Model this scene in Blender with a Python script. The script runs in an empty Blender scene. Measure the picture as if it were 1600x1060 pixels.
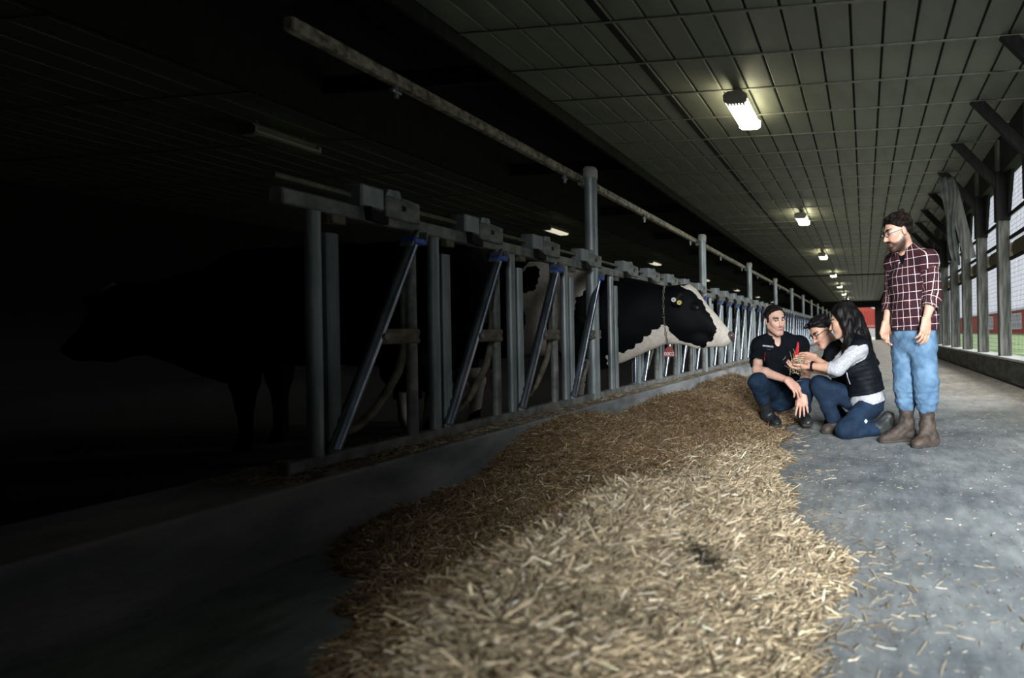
import bpy, bmesh, math, random
import numpy as np
from mathutils import Vector, Matrix
S = bpy.context.scene
COL = S.collection
random.seed(7); RNG = np.random.default_rng(7)

# ------------------------------------------------------------------ camera, sky, light, exposure
F_PX, CX, CY, TH, ROLL, CAM_H = 880.0, 1252.0, 520.7, math.atan(99/880), math.radians(1.0), 0.87
cam_d = bpy.data.cameras.new('camera'); cam = bpy.data.objects.new('camera', cam_d); COL.objects.link(cam)
cam_d.sensor_width = 36.0; cam_d.lens = 36.0*F_PX/1600
cam_d.shift_x = (800-CX)/1600; cam_d.shift_y = (CY-530)/1600
cam_d.clip_start = 0.05; cam_d.clip_end = 600
FWD = Vector((-math.sin(TH), math.cos(TH), 0)); RGT = Vector((math.cos(TH), math.sin(TH), 0)); UP = Vector((0, 0, 1))
cr, sr = math.cos(ROLL), math.sin(ROLL)
camx = RGT*cr - UP*sr; camy = RGT*sr + UP*cr          # camera turned clockwise, the picture turns the other way
cam.matrix_world = Matrix(((camx.x, camy.x, -FWD.x, 0), (camx.y, camy.y, -FWD.y, 0), (camx.z, camy.z, -FWD.z, CAM_H), (0, 0, 0, 1)))
cam_d.dof.use_dof = True; cam_d.dof.focus_distance = 5.0; cam_d.dof.aperture_fstop = 1.6
S.camera = cam

def at(px, py, d):
    """a point of the barn seen at photo pixel px, py, standing d metres in front of the camera"""
    xi, yi = (px-CX)/F_PX, -(py-CY)/F_PX
    return Vector((0, 0, CAM_H)) + d*(FWD + xi*camx + yi*camy)

w = bpy.data.worlds.new('overcast_sky'); S.world = w; w.use_nodes = True
bg = w.node_tree.nodes['Background']; bg.inputs[0].default_value = (0.86, 0.91, 1.0, 1); bg.inputs[1].default_value = 0.85

def area(name, loc, target, sx, sy, power, color, spread=180):
    l = bpy.data.lights.new(name, 'AREA'); l.shape = 'RECTANGLE'; l.size = sx; l.size_y = sy; l.energy = power; l.color = color
    l.spread = math.radians(spread)
    o = bpy.data.objects.new(name, l); COL.objects.link(o); o.location = loc
    o.rotation_euler = (Vector(target)-Vector(loc)).to_track_quat('-Z', 'Y').to_euler()
    return o
area('added_key_light', (1.55, -2.7, 2.3), (1.30, 3.6, 0.35), 1.5, 2.6, 225, (0.95, 0.98, 1.0), 58)  # added key lamp behind the camera; narrow spread leaves the left dark
for yy, ln in ((14.0, 14.0), (40.0, 38.0)):       # portals: they only guide the sky light through the wire windows
    p_ = area('window_portal', (2.7, yy, 2.0), (0, yy, 2.0), ln, 3.0, 1, (1, 1, 1)); p_.data.cycles.is_portal = True

sun = bpy.data.lights.new('overcast_sun', 'SUN'); sun.energy = 8.0; sun.angle = math.radians(50); sun.color = (0.98, 0.98, 1.0)
so = bpy.data.objects.new('overcast_sun', sun); COL.objects.link(so); so.rotation_euler = Vector((-0.88, -0.10, -0.50)).to_track_quat('-Z', 'Y').to_euler()
S.view_settings.view_transform = 'Standard'; S.view_settings.look = 'None'
S.view_settings.exposure = 0.0; S.view_settings.gamma = 1.0; S.view_settings.use_curve_mapping = False
S.cycles.use_denoising = True
S.cycles.max_bounces = 6

# ------------------------------------------------------------------ materials
def srgb(r, g, b):
    f = lambda c: (c/255/12.92) if c/255 <= 0.04045 else ((c/255+0.055)/1.055)**2.4
    return (f(r), f(g), f(b), 1.0)

def mat(name, c1, c2=None, rough=0.7, metal=0.0, scale=6.0, stretch=(1, 1, 1), bump=0.0, bscale=None, detail=6, lo=0.35, hi=0.65, spec=0.5):
    m = bpy.data.materials.new(name); m.use_nodes = True
    nt = m.node_tree; N = nt.nodes; L = nt.links; b = N['Principled BSDF']
    b.inputs['Roughness'].default_value = rough; b.inputs['Metallic'].default_value = metal
    b.inputs['Specular IOR Level'].default_value = spec
    tc = N.new('ShaderNodeTexCoord'); mp = N.new('ShaderNodeMapping'); mp.inputs['Scale'].default_value = stretch
    L.new(tc.outputs['Object'], mp.inputs['Vector'])
    nz = N.new('ShaderNodeTexNoise'); nz.inputs['Scale'].default_value = scale; nz.inputs['Detail'].default_value = detail
    L.new(mp.outputs[0], nz.inputs['Vector'])
    rp = N.new('ShaderNodeValToRGB'); rp.color_ramp.elements[0].color = c1; rp.color_ramp.elements[1].color = c2 or c1
    rp.color_ramp.elements[0].position = lo; rp.color_ramp.elements[1].position = hi
    L.new(nz.outputs['Fac'], rp.inputs[0]); L.new(rp.outputs[0], b.inputs['Base Color'])
    if bump:
        n2 = N.new('ShaderNodeTexNoise'); n2.inputs['Scale'].default_value = bscale or scale*3; n2.inputs['Detail'].default_value = 5
        L.new(mp.outputs[0], n2.inputs['Vector'])
        bp = N.new('ShaderNodeBump'); bp.inputs['Strength'].default_value = bump; bp.inputs['Distance'].default_value = 0.01
        L.new(n2.outputs['Fac'], bp.inputs['Height']); L.new(bp.outputs[0], b.inputs['Normal'])
    m['ramp'] = rp.name
    return m

def attr_mat(name, attr='col', rough=0.6, var=0.12, scale=40, sharpen=None, bump=0.0, sss=0.0, spec=0.4):
    m = bpy.data.materials.new(name); m.use_nodes = True
    nt = m.node_tree; N = nt.nodes; L = nt.links; b = N['Principled BSDF']
    b.inputs['Roughness'].default_value = rough; b.inputs['Specular IOR Level'].default_value = spec
    at_ = N.new('ShaderNodeAttribute'); at_.attribute_name = attr
    tc = N.new('ShaderNodeTexCoord')
    nz = N.new('ShaderNodeTexNoise'); nz.inputs['Scale'].default_value = scale; nz.inputs['Detail'].default_value = 4
    L.new(tc.outputs['Object'], nz.inputs['Vector'])
    mr = N.new('ShaderNodeMapRange'); mr.inputs[1].default_value = 0.3; mr.inputs[2].default_value = 0.7
    mr.inputs[3].default_value = 1-var; mr.inputs[4].default_value = 1+var
    L.new(nz.outputs['Fac'], mr.inputs[0])
    mx = N.new('ShaderNodeMix'); mx.data_type = 'RGBA'; mx.blend_type = 'MULTIPLY'; mx.inputs[0].default_value = 1
    if sharpen:
        rp = N.new('ShaderNodeValToRGB'); rp.color_ramp.elements[0].color = sharpen[0]; rp.color_ramp.elements[1].color = sharpen[1]
        rp.color_ramp.elements[0].position = 0.47; rp.color_ramp.elements[1].position = 0.53
        ad = N.new('ShaderNodeMath'); ad.operation = 'MULTIPLY_ADD'; ad.inputs[1].default_value = 0.18; ad.inputs[2].default_value = -0.09
        L.new(nz.outputs['Fac'], ad.inputs[0])
        a2 = N.new('ShaderNodeMath'); a2.operation = 'ADD'
        L.new(ad.outputs[0], a2.inputs[0]); L.new(at_.outputs['Fac'], a2.inputs[1])
        L.new(a2.outputs[0], rp.inputs[0]); L.new(rp.outputs[0], mx.inputs[6])
    else:
        L.new(at_.outputs['Color'], mx.inputs[6])
    L.new(mr.outputs[0], mx.inputs[7]); L.new(mx.outputs[2], b.inputs['Base Color'])
    if sss:
        b.inputs['Subsurface Weight'].default_value = sss; b.inputs['Subsurface Radius'].default_value = (0.01, 0.004, 0.002)
    if bump:
        bp = N.new('ShaderNodeBump'); bp.inputs['Strength'].default_value = bump; bp.inputs['Distance'].default_value = 0.004
        L.new(nz.outputs['Fac'], bp.inputs['Height']); L.new(bp.outputs[0], b.inputs['Normal'])
    return m

def emit_mat(name, col, strength):
    m = bpy.data.materials.new(name); m.use_nodes = True
    b = m.node_tree.nodes['Principled BSDF']; b.inputs['Base Color'].default_value = col
    b.inputs['Emission Color'].default_value = col; b.inputs['Emission Strength'].default_value = strength
    return m

M = {}
def concrete_mat():
    m = bpy.data.materials.new('aisle_concrete'); m.use_nodes = True
    nt = m.node_tree; N = nt.nodes; L = nt.links; b = N['Principled BSDF']; b.inputs['Roughness'].default_value = 0.7; b.inputs['Specular IOR Level'].default_value = 0.3
    tc = N.new('ShaderNodeTexCoord')
    def noise(scale, det, st=(1, 1, 1)):
        mp = N.new('ShaderNodeMapping'); mp.inputs['Scale'].default_value = st; mp.inputs['Rotation'].default_value = (0, 0, 0.35); L.new(tc.outputs['Object'], mp.inputs[0])
        n = N.new('ShaderNodeTexNoise'); n.inputs['Scale'].default_value = scale; n.inputs['Detail'].default_value = det; n.inputs['Roughness'].default_value = 0.68; L.new(mp.outputs[0], n.inputs[0]); return n.outputs['Fac']
    def ramp(f, a, c, lo, hi):
        r = N.new('ShaderNodeValToRGB'); r.color_ramp.elements[0].color = a; r.color_ramp.elements[1].color = c; r.color_ramp.elements[0].position = lo; r.color_ramp.elements[1].position = hi; L.new(f, r.inputs[0]); return r.outputs[0]
    def mix(f, a, c, mode='MIX'):
        x = N.new('ShaderNodeMix'); x.data_type = 'RGBA'; x.blend_type = mode
        if isinstance(f, float): x.inputs[0].default_value = f
        else: L.new(f, x.inputs[0])
        L.new(a, x.inputs[6]); L.new(c, x.inputs[7]); return x.outputs[2]
    base = ramp(noise(1.5, 10), srgb(96, 104, 108), srgb(150, 155, 155), 0.36, 0.66)
    fine = ramp(noise(9, 12, (1.8, 0.5, 1)), (0.55, 0.56, 0.57, 1), (1.2, 1.2, 1.2, 1), 0.32, 0.62)
    col = mix(0.75, base, fine, 'MULTIPLY')
    # dry tan dust and fodder crumbs trodden in along the right wall and further down the aisle
    sp = N.new('ShaderNodeSeparateXYZ'); L.new(tc.outputs['Object'], sp.inputs[0])
    def mr(sock, a, c):
        q = N.new('ShaderNodeMapRange'); q.inputs[1].default_value = a; q.inputs[2].default_value = c; L.new(sock, q.inputs[0]); return q.outputs[0]
    def mth(op, a, c):
        q = N.new('ShaderNodeMath'); q.operation = op; q.use_clamp = True
        for i_, v in enumerate((a, c)):
            if isinstance(v, float): q.inputs[i_].default_value = v
            else: L.new(v, q.inputs[i_])
        return q.outputs[0]
    d = mth('ADD', mth('MULTIPLY', mr(sp.outputs[0], 0.6, 2.2), mr(sp.outputs[1], 3.0, 8.0)), mth('MULTIPLY', mr(sp.outputs[1], 5.5, 13.0), 0.7))
    d = mth('MULTIPLY', d, ramp(noise(4.5, 12, (1.5, 0.7, 1)), (0.25, 0.25, 0.25, 1), (1, 1, 1, 1), 0.35, 0.62))
    dust = ramp(noise(30, 6), srgb(158, 146, 126), srgb(206, 196, 176), 0.35, 0.65)
    L.new(mix(d, col, dust), b.inputs['Base Color'])
    bp = N.new('ShaderNodeBump'); bp.inputs['Strength'].default_value = 0.4; bp.inputs['Distance'].default_value = 0.008; L.new(noise(34, 8), bp.inputs['Height']); L.new(bp.outputs[0], b.inputs['Normal'])
    return m
M['steel'] = mat('galvanised_steel', srgb(112, 120, 122), srgb(158, 166, 166), 0.48, 0.55, 9, (1, 1, 0.25), 0.15, 60)
M['steel_dull'] = mat('weathered_steel', srgb(95, 99, 96), srgb(140, 143, 138), 0.6, 0.4, 14, bump=0.2, bscale=70)
M['steel_shiny'] = mat('polished_steel', srgb(120, 132, 145), srgb(170, 182, 195), 0.22, 0.9, 8, (1, 1, 0.3))
M['steel_dirty'] = mat('muddy_steel', srgb(88, 84, 72), srgb(128, 122, 106), 0.75, 0.15, 16, bump=0.3, bscale=60)
M['blue'] = mat('blue_plastic', srgb(20, 75, 170), srgb(30, 95, 200), 0.4, 0, 10)
M['black_hole'] = mat('dark_recess', srgb(12, 12, 12), rough=0.9)
M['rope_rail'] = mat('crusted_rail', srgb(84, 80, 68), srgb(168, 162, 142), 0.85, 0, 22, (1, 1, 1), 0.6, 50)
M['concrete'] = concrete_mat()
M['curb'] = mat('curb_concrete', srgb(92, 96, 97), srgb(138, 141, 140), 0.85, 0, 3.5, (1, 0.6, 1.6), 0.35, 40, detail=9)
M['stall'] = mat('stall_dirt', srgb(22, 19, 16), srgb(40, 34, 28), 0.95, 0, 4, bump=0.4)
M['panel'] = mat('ceiling_panel', srgb(112, 115, 104), srgb(130, 133, 121), 0.55, 0, 2.2, (1, 0.5, 1), 0.06, 30)
M['seam'] = mat('ceiling_seam', srgb(20, 22, 20), rough=0.9)
M['batten'] = mat('ceiling_batten', srgb(118, 119, 108), srgb(142, 142, 130), 0.6, 0, 8)
M['old_wood'] = mat('weathered_wood', srgb(70, 70, 66), srgb(122, 122, 116), 0.85, 0, 7, (3, 3, 0.35), 0.4, 30)
M['dark_wood'] = mat('near_black_wood', srgb(18, 18, 17), srgb(34, 34, 32), 0.9, 0, 6, (3, 3, 0.6), 0.3)  # near-black timber tone with random grain
M['base_board'] = mat('stained_boards', srgb(58, 58, 54), srgb(96, 95, 88), 0.85, 0, 4, (1, 0.6, 3), 0.35, 25)
M['sill'] = mat('pale_sill', srgb(168, 172, 168), srgb(205, 208, 202), 0.6, 0, 5)
M['cap_grey'] = mat('pale_cap', srgb(138, 140, 132), srgb(172, 173, 164), 0.6, 0, 8)
M['wire'] = mat('dark_wire', srgb(42, 44, 44), rough=0.6, metal=0.3)
M['curtain_roll'] = mat('tan_curtain', srgb(96, 84, 66), srgb(150, 136, 112), 0.9, 0, 9, (1, 4, 1), 0.4)
M['tarp'] = mat('grey_tarp', srgb(76, 80, 77), srgb(112, 117, 112), 0.7, 0, 5, bump=0.2)
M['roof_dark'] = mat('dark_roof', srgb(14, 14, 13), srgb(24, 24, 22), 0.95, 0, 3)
M['red_barn'] = mat('red_siding', srgb(150, 52, 44), srgb(182, 72, 60), 0.8, 0, 2, (4, 4, 0.3))
M['red_far'] = mat('far_red_siding', srgb(190, 78, 66), srgb(205, 92, 80), 0.8, 0, 2, (4, 4, 0.3))
M['white_trim'] = mat('white_paint', srgb(205, 206, 204), rough=0.6)
M['win_glass'] = mat('dark_glass', srgb(70, 80, 86), srgb(110, 122, 128), 0.15, 0, 3)
M['grey_roof'] = mat('grey_roof', srgb(120, 124, 126), srgb(140, 144, 146), 0.6)
M['grass'] = mat('field_grass', srgb(96, 120, 74), srgb(140, 160, 108), 0.95, 0, 0.6, bump=0.5, bscale=12)
M['gravel'] = mat('yard_gravel', srgb(168, 164, 154), srgb(190, 186, 176), 0.95, 0, 3)
M['lens'] = emit_mat('lit_lamp_lens', (1.0, 0.98, 0.90, 1), 3.0)
M['lens_rim'] = emit_mat('lit_lamp_rim', (1.0, 0.93, 0.62, 1), 20.0)
M['lens_off'] = mat('unlit_lamp_lens', srgb(150, 146, 132), rough=0.5)
M['lens_dim'] = emit_mat('dim_lamp_lens', (1.0, 0.92, 0.72, 1), 0.7)
M['lamp_body'] = mat('lamp_housing', srgb(120, 116, 104), srgb(140, 136, 124), 0.6)
M['straw'] = attr_mat('straw_blades', rough=0.75, var=0.15, scale=30, spec=0.25)
M['straw_bed'] = attr_mat('straw_bed', rough=0.95, var=0.45, scale=60, bump=0.9, spec=0.1)
M['skin'] = attr_mat('skin', rough=0.5, var=0.05, scale=60, sss=0.08, spec=0.35)
M['eye'] = attr_mat('eye', rough=0.2, var=0.0)
M['cow'] = attr_mat('cow_coat', rough=0.62, var=0.12, scale=26, sharpen=(srgb(7, 9, 11), srgb(206, 198, 186)), spec=0.08)
M['cow_ear'] = mat('dark_brown_ear', srgb(20, 15, 13), srgb(44, 32, 27), 0.8, 0, 18, spec=0.2)
M['cow_skin'] = mat('cow_nose', srgb(48, 40, 40), srgb(92, 78, 74), 0.4, 0, 30)
M['horn_dark'] = mat('dark_hair', srgb(14, 12, 11), srgb(34, 28, 24), 0.45, 0, 18, (1, 1, 0.3), 0.5, 60, spec=0.1)
M['hair_brown'] = mat('brown_black_hair', srgb(14, 11, 10), srgb(34, 27, 23), 0.7, 0, 20, bump=0.6, bscale=70, spec=0.08)
M['hair_black'] = mat('black_hair', srgb(8, 8, 9), srgb(24, 21, 22), 0.5, 0, 16, (1, 1, 0.25), 0.6, 60, spec=0.16)
M['black_cloth'] = mat('black_cotton', srgb(10, 13, 17), srgb(17, 20, 25), 0.95, 0, 14, bump=0.2, bscale=80, spec=0.06)
M['vest'] = mat('black_quilt', srgb(10, 13, 18), srgb(18, 22, 28), 0.6, 0, 10, bump=0.25, bscale=30, spec=0.08)
M['grey_knit'] = mat('pale_grey_knit', srgb(146, 148, 153), srgb(172, 174, 179), 0.9, 0, 70, bump=0.3, bscale=110)
M['white_cloth'] = mat('white_cotton', srgb(212, 214, 218), srgb(228, 229, 232), 0.85, 0, 20)
M['jeans_dark'] = mat('dark_denim', srgb(13, 27, 43), srgb(28, 48, 70), 0.85, 0, 9, bump=0.25, bscale=90, spec=0.2, lo=0.3, hi=0.75)
M['jeans_blue'] = mat('light_denim', srgb(54, 82, 110), srgb(98, 126, 150), 0.85, 0, 9, bump=0.25, bscale=90, spec=0.2, lo=0.3, hi=0.72)
M['boot_brown'] = mat('brown_leather', srgb(32, 26, 22), srgb(66, 54, 45), 0.7, 0, 14, bump=0.3)
M['boot_black'] = mat('black_rubber', srgb(20, 22, 24), srgb(38, 40, 42), 0.45, 0, 10)
M['boot_olive'] = mat('dark_leather', srgb(30, 34, 36), srgb(58, 60, 58), 0.5, 0, 12)
M['sole'] = mat('boot_sole', srgb(34, 30, 27), srgb(62, 56, 50), 0.9, 0, 20)
M['red_cloth'] = mat('red_trim', srgb(176, 22, 30), srgb(196, 30, 38), 0.7)
M['white_thread'] = mat('white_thread', srgb(225, 227, 232), rough=0.8)
M['frame_dark'] = mat('dark_spectacle_frame', srgb(24, 18, 16), srgb(48, 34, 26), 0.3)
M['frame_pale'] = mat('pale_spectacle_arm', srgb(200, 200, 200), rough=0.3)
M['tag_red'] = mat('red_tag', srgb(128, 44, 44), srgb(146, 56, 54), 0.6)
M['tag_white'] = mat('white_ear_tag', srgb(205, 208, 202), rough=0.5)
M['tag_yellow'] = mat('yellow_ear_tag', srgb(205, 190, 96), rough=0.5)
M['chain'] = mat('steel_chain', srgb(110, 108, 98), srgb(165, 162, 148), 0.4, 0.6, 30)

def plaid_mat():
    m = bpy.data.materials.new('maroon_plaid'); m.use_nodes = True
    nt = m.node_tree; N = nt.nodes; L = nt.links; b = N['Principled BSDF']
    b.inputs['Roughness'].default_value = 0.88; b.inputs['Specular IOR Level'].default_value = 0.2
    a = N.new('ShaderNodeAttribute'); a.attribute_name = 'cloth'
    sp = N.new('ShaderNodeSeparateXYZ'); L.new(a.outputs['Vector'], sp.inputs[0])
    def line(sock, pitch, width, phase):
        m1 = N.new('ShaderNodeMath'); m1.operation = 'MULTIPLY_ADD'; m1.inputs[1].default_value = 1/pitch; m1.inputs[2].default_value = phase
        L.new(sock, m1.inputs[0])
        fr = N.new('ShaderNodeMath'); fr.operation = 'FRACT'; L.new(m1.outputs[0], fr.inputs[0])
        lt = N.new('ShaderNodeMath'); lt.operation = 'LESS_THAN'; lt.inputs[1].default_value = width; L.new(fr.outputs[0], lt.inputs[0])
        return lt.outputs[0]
    def mix(fac, a_, c, sc=1.0):
        x = N.new('ShaderNodeMix'); x.data_type = 'RGBA'
        if sc != 1.0:
            q = N.new('ShaderNodeMath'); q.operation = 'MULTIPLY'; q.inputs[1].default_value = sc; L.new(fac, q.inputs[0]); fac = q.outputs[0]
        L.new(fac, x.inputs[0]); L.new(a_, x.inputs[6]); x.inputs[7].default_value = c
        return x.outputs[2]
    nz = N.new('ShaderNodeTexNoise'); nz.inputs['Scale'].default_value = 60
    rp = N.new('ShaderNodeValToRGB'); rp.color_ramp.elements[0].color = srgb(42, 19, 25); rp.color_ramp.elements[1].color = srgb(62, 28, 35)
    L.new(nz.outputs['Fac'], rp.inputs[0])
    c = mix(line(sp.outputs[0], 0.12, 0.5, 0.3), rp.outputs[0], srgb(38, 20, 30), 0.6)
    c = mix(line(sp.outputs[1], 0.12, 0.5, 0.1), c, srgb(40, 22, 32), 0.5)
    c = mix(line(sp.outputs[0], 0.060, 0.075, 0.0), c, srgb(206, 188, 186), 0.85)
    c = mix(line(sp.outputs[1], 0.064, 0.065, 0.4), c, srgb(206, 188, 186), 0.8)
    L.new(c, b.inputs['Base Color'])
    return m
M['plaid'] = plaid_mat()

# ------------------------------------------------------------------ helpers
def link_mesh(name, me, m=None, parent=None, smooth=False, loc=None):
    if m is not None and not me.materials: me.materials.append(m)
    if smooth: me.polygons.foreach_set('use_smooth', [True]*len(me.polygons))
    o = bpy.data.objects.new(name, me); COL.objects.link(o)
    if parent is not None: o.parent = parent
    if loc is not None: o.location = loc
    return o

def mesh_np(name, v, f):
    """numpy vertices and equal sized faces -> mesh"""
    me = bpy.data.meshes.new(name); n = f.shape[1]
    me.vertices.add(len(v)); me.vertices.foreach_set('co', np.asarray(v, np.float32).ravel())
    me.loops.add(f.size); me.loops.foreach_set('vertex_index', f.astype(np.int32).ravel())
    me.polygons.add(len(f)); me.polygons.foreach_set('loop_start', np.arange(len(f), dtype=np.int32)*n)
    me.update(calc_edges=True); me.validate()
    return me

class MB:
    def __init__(s): s.v = []; s.f = []
    def add(s, v, f):
        o = len(s.v); s.v += [tuple(p) for p in v]; s.f += [tuple(i+o for i in q) for q in f]; return s
    def box(s, x0, x1, y0, y1, z0, z1):
        v = [(x, y, z) for x in (x0, x1) for y in (y0, y1) for z in (z0, z1)]
        return s.add(v, [(0, 1, 3, 2), (4, 6, 7, 5), (0, 4, 5, 1), (2, 3, 7, 6), (0, 2, 6, 4), (1, 5, 7, 3)])
    def bbox(s, x0, x1, y0, y1, z0, z1, b=0.005):
        """box with chamfered edges"""
        bm = bmesh.new(); bmesh.ops.create_cube(bm, size=1)
        for q in bm.verts: q.co = Vector((x0+(x1-x0)*(q.co.x+.5), y0+(y1-y0)*(q.co.y+.5), z0+(z1-z0)*(q.co.z+.5)))
        bmesh.ops.bevel(bm, geom=bm.edges[:], offset=b, segments=1, affect='EDGES')
        bm.verts.ensure_lookup_table()
        s.add([q.co for q in bm.verts], [[q.index for q in f.verts] for f in bm.faces]); bm.free(); return s
    def tube(s, pts, r, n=10, cap=True):
        pts = [Vector(p) for p in pts]; rr = r if isinstance(r, (list, tuple)) else [r]*len(pts)
        ref = Vector((0, 0, 1)) if abs((pts[-1]-pts[0]).normalized().z) < 0.9 else Vector((1, 0, 0))
        v = []; f = []
        for i, p in enumerate(pts):
            t = (pts[min(i+1, len(pts)-1)]-pts[max(i-1, 0)]).normalized()
            a = t.cross(ref).normalized(); b = t.cross(a)
            for k in range(n):
                an = 2*math.pi*k/n; v.append(p+a*(rr[i]*math.cos(an))+b*(rr[i]*math.sin(an)))
        for i in range(len(pts)-1):
            for k in range(n):
                f.append((i*n+k, (i+1)*n+k, (i+1)*n+(k+1) % n, i*n+(k+1) % n))
        if cap: f.append(tuple(range(n))); f.append(tuple(reversed(range((len(pts)-1)*n, len(pts)*n))))
        return s.add(v, f)
    def prism(s, poly, axis, a, b):
        """polygon in the two other axes swept along axis from a to b"""
        n = len(poly); v = []
        for t in (a, b):
            for (p, q) in poly:
                v.append({'x': (t, p, q), 'y': (p, t, q), 'z': (p, q, t)}[axis])
        f = [tuple(range(n)), tuple(range(2*n-1, n-1, -1))] + [(i, (i+1) % n + 0, (i+1) % n+n, i+n) for i in range(n)]
        return s.add(v, f)
    def mesh(s, name):
        me = bpy.data.meshes.new(name); me.from_pydata(s.v, [], s.f); me.update()
        bm = bmesh.new(); bm.from_mesh(me); bmesh.ops.recalc_face_normals(bm, faces=bm.faces[:]); bm.to_mesh(me); bm.free()
        return me
    def obj(s, name, m, parent=None, smooth=False, loc=None):
        return link_mesh(name, s.mesh(name), m, parent, smooth, loc)

def empty(name, loc, label, cat, group=None):
    o = bpy.data.objects.new(name, None); COL.objects.link(o); o.location = loc; o.empty_display_size = 0.2
    tag(o, label, cat, group); return o
def tag(o, label=None, cat=None, group=None, kind=None):
    if label: o['label'] = label
    if cat: o['category'] = cat
    if group: o['group'] = group
    if kind: o['kind'] = kind
    return o
def struct(o): o['kind'] = 'structure'; return o
_alt = {}
def put(name, me, m, parent, loc=(0, 0, 0)):
    if me.materials and me.materials[0] != m:      # same shape in another material
        key = (me.name, m.name)
        if key not in _alt: _alt[key] = me.copy(); _alt[key].materials[0] = m
        me = _alt[key]
    return link_mesh(name, me, m, parent, False, loc)
def smooth_by_angle(me, deg=40):
    me.polygons.foreach_set('use_smooth', [True]*len(me.polygons)); me.set_sharp_from_angle(angle=math.radians(deg))

# ------------------------------------------------------------------ the barn
Y0, Y1 = -3.0, 60.0
XW, XC, XF, ZC = 2.27, -2.28, -2.49, 0.288      # right wall, curb face, headlock line, curb top
HC = CAM_H+3.3                                    # ceiling height
struct(MB().box(XC-0.02, XW+0.4, Y0, Y1+2, -0.15, 0.0).obj('floor', M['concrete']))
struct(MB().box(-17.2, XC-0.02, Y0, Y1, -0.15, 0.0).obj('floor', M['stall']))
cb = MB().prism([(XC, 0), (XC, ZC-0.012), (XC-0.012, ZC), (XC-0.52, ZC), (XC-0.52, 0)], 'y', Y0, Y1).obj('trim_1', M['curb']); struct(cb)

# ceiling: long liner panels with open seams, pale battens across
def ceiling_bay(xa, xb, name, ys, lo=0.353):
    c = struct(MB().box(xa, xb, Y0, Y1, HC+0.03, HC+0.09).obj(name, M['seam']))
    n = round((xb-xa)/lo); wdt = (xb-xa)/n
    pm = MB().prism([(0.014, 0), (0.024, -0.006), (wdt-0.024, -0.006), (wdt-0.014, 0), (wdt-0.014, 0.03), (0.014, 0.03)], 'y', Y0, Y1).mesh('panel')
    for i in range(n): put('panel', pm, M['panel'], c, (xa+i*wdt, 0, HC+0.001))
    bm_ = MB().bbox(xa+0.02, xb-0.02, -0.017, 0.017, -0.022, -0.004, 0.004).mesh('batten')
    for y in ys: put('batten', bm_, M['batten'], c, (0, y, HC))
    return c
purl = [6.53+0.9*k for k in range(-10, 59)]
ceiling_bay(-4.3, 2.36, 'ceiling', purl)
ceiling_bay(-17.0, -7.6, 'ceiling', purl[::2], 0.47)
struct(MB().box(-2.66, -2.58, Y0, Y1, HC-0.016, HC+0.01).obj('trim_7', M['seam']))
struct(MB().box(-4.3, 2.3, 32.2, 32.36, HC-0.06, HC).obj('trim_8', M['dark_wood']))
struct(MB().box(-4.36, -4.3, Y0, Y1, HC-0.16, HC+1.6).obj('trim_2', M['dark_wood']))
struct(MB().box(-7.6, -7.54, Y0, Y1, HC-0.16, HC+1.6).obj('trim_3', M['dark_wood']))
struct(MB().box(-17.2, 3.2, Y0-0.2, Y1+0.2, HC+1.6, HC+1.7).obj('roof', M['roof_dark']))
struct(MB().box(2.36, 3.2, Y0, Y1, HC+0.0, HC+0.12).obj('trim_4', M['dark_wood']))
for k in range(0, 14):
    struct(MB().box(-7.54, -4.36, -0.04, 0.04, HC+0.2, HC+0.45).obj('trim_%d' % (10+k), M['dark_wood'], loc=(0, 3+4.2*k, 0)))
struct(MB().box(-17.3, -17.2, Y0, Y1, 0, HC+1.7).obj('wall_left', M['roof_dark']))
# end wall behind the camera, with an opening added at its right for the key light
wb = MB(); wb.box(-17.2, 0.6, Y0-0.15, Y0, 0, HC+1.7); wb.box(0.6, 2.5, Y0-0.15, Y0, 3.8, HC+1.7); wb.box(2.4, 3.2, Y0-0.15, Y0, 0, HC+1.7)
struct(wb.obj('wall_back', M['roof_dark']))
pw = MB(); pw.box(0.45, 0.6, Y0-6, Y0-0.15, 0, 4.0); pw.box(2.5, 2.65, Y0-6, Y0-0.15, 0, 4.0); pw.box(0.45, 2.65, Y0-6, Y0-0.15, 3.8, 4.0)  # unseen passage walls added to narrow the sky light from behind
struct(pw.obj('wall_light_baffle', M['roof_dark']))
# far end wall with its drive door
DX0, DX1, DZ = -2.1, 1.1, 3.5
we = MB(); we.box(-17.2, DX0, Y1, Y1+0.15, 0, HC+1.7); we.box(DX0, DX1, Y1, Y1+0.15, DZ, HC+1.7); we.box(DX1, 3.2, Y1, Y1+0.15, 0, HC+1.7)
struct(we.obj('wall_far', M['dark_wood']))
struct(MB().box(DX0-0.2, DX1+0.2, Y1-0.12, Y1, DZ-0.05, DZ+0.3).obj('trim_5', M['dark_wood']))

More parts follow.
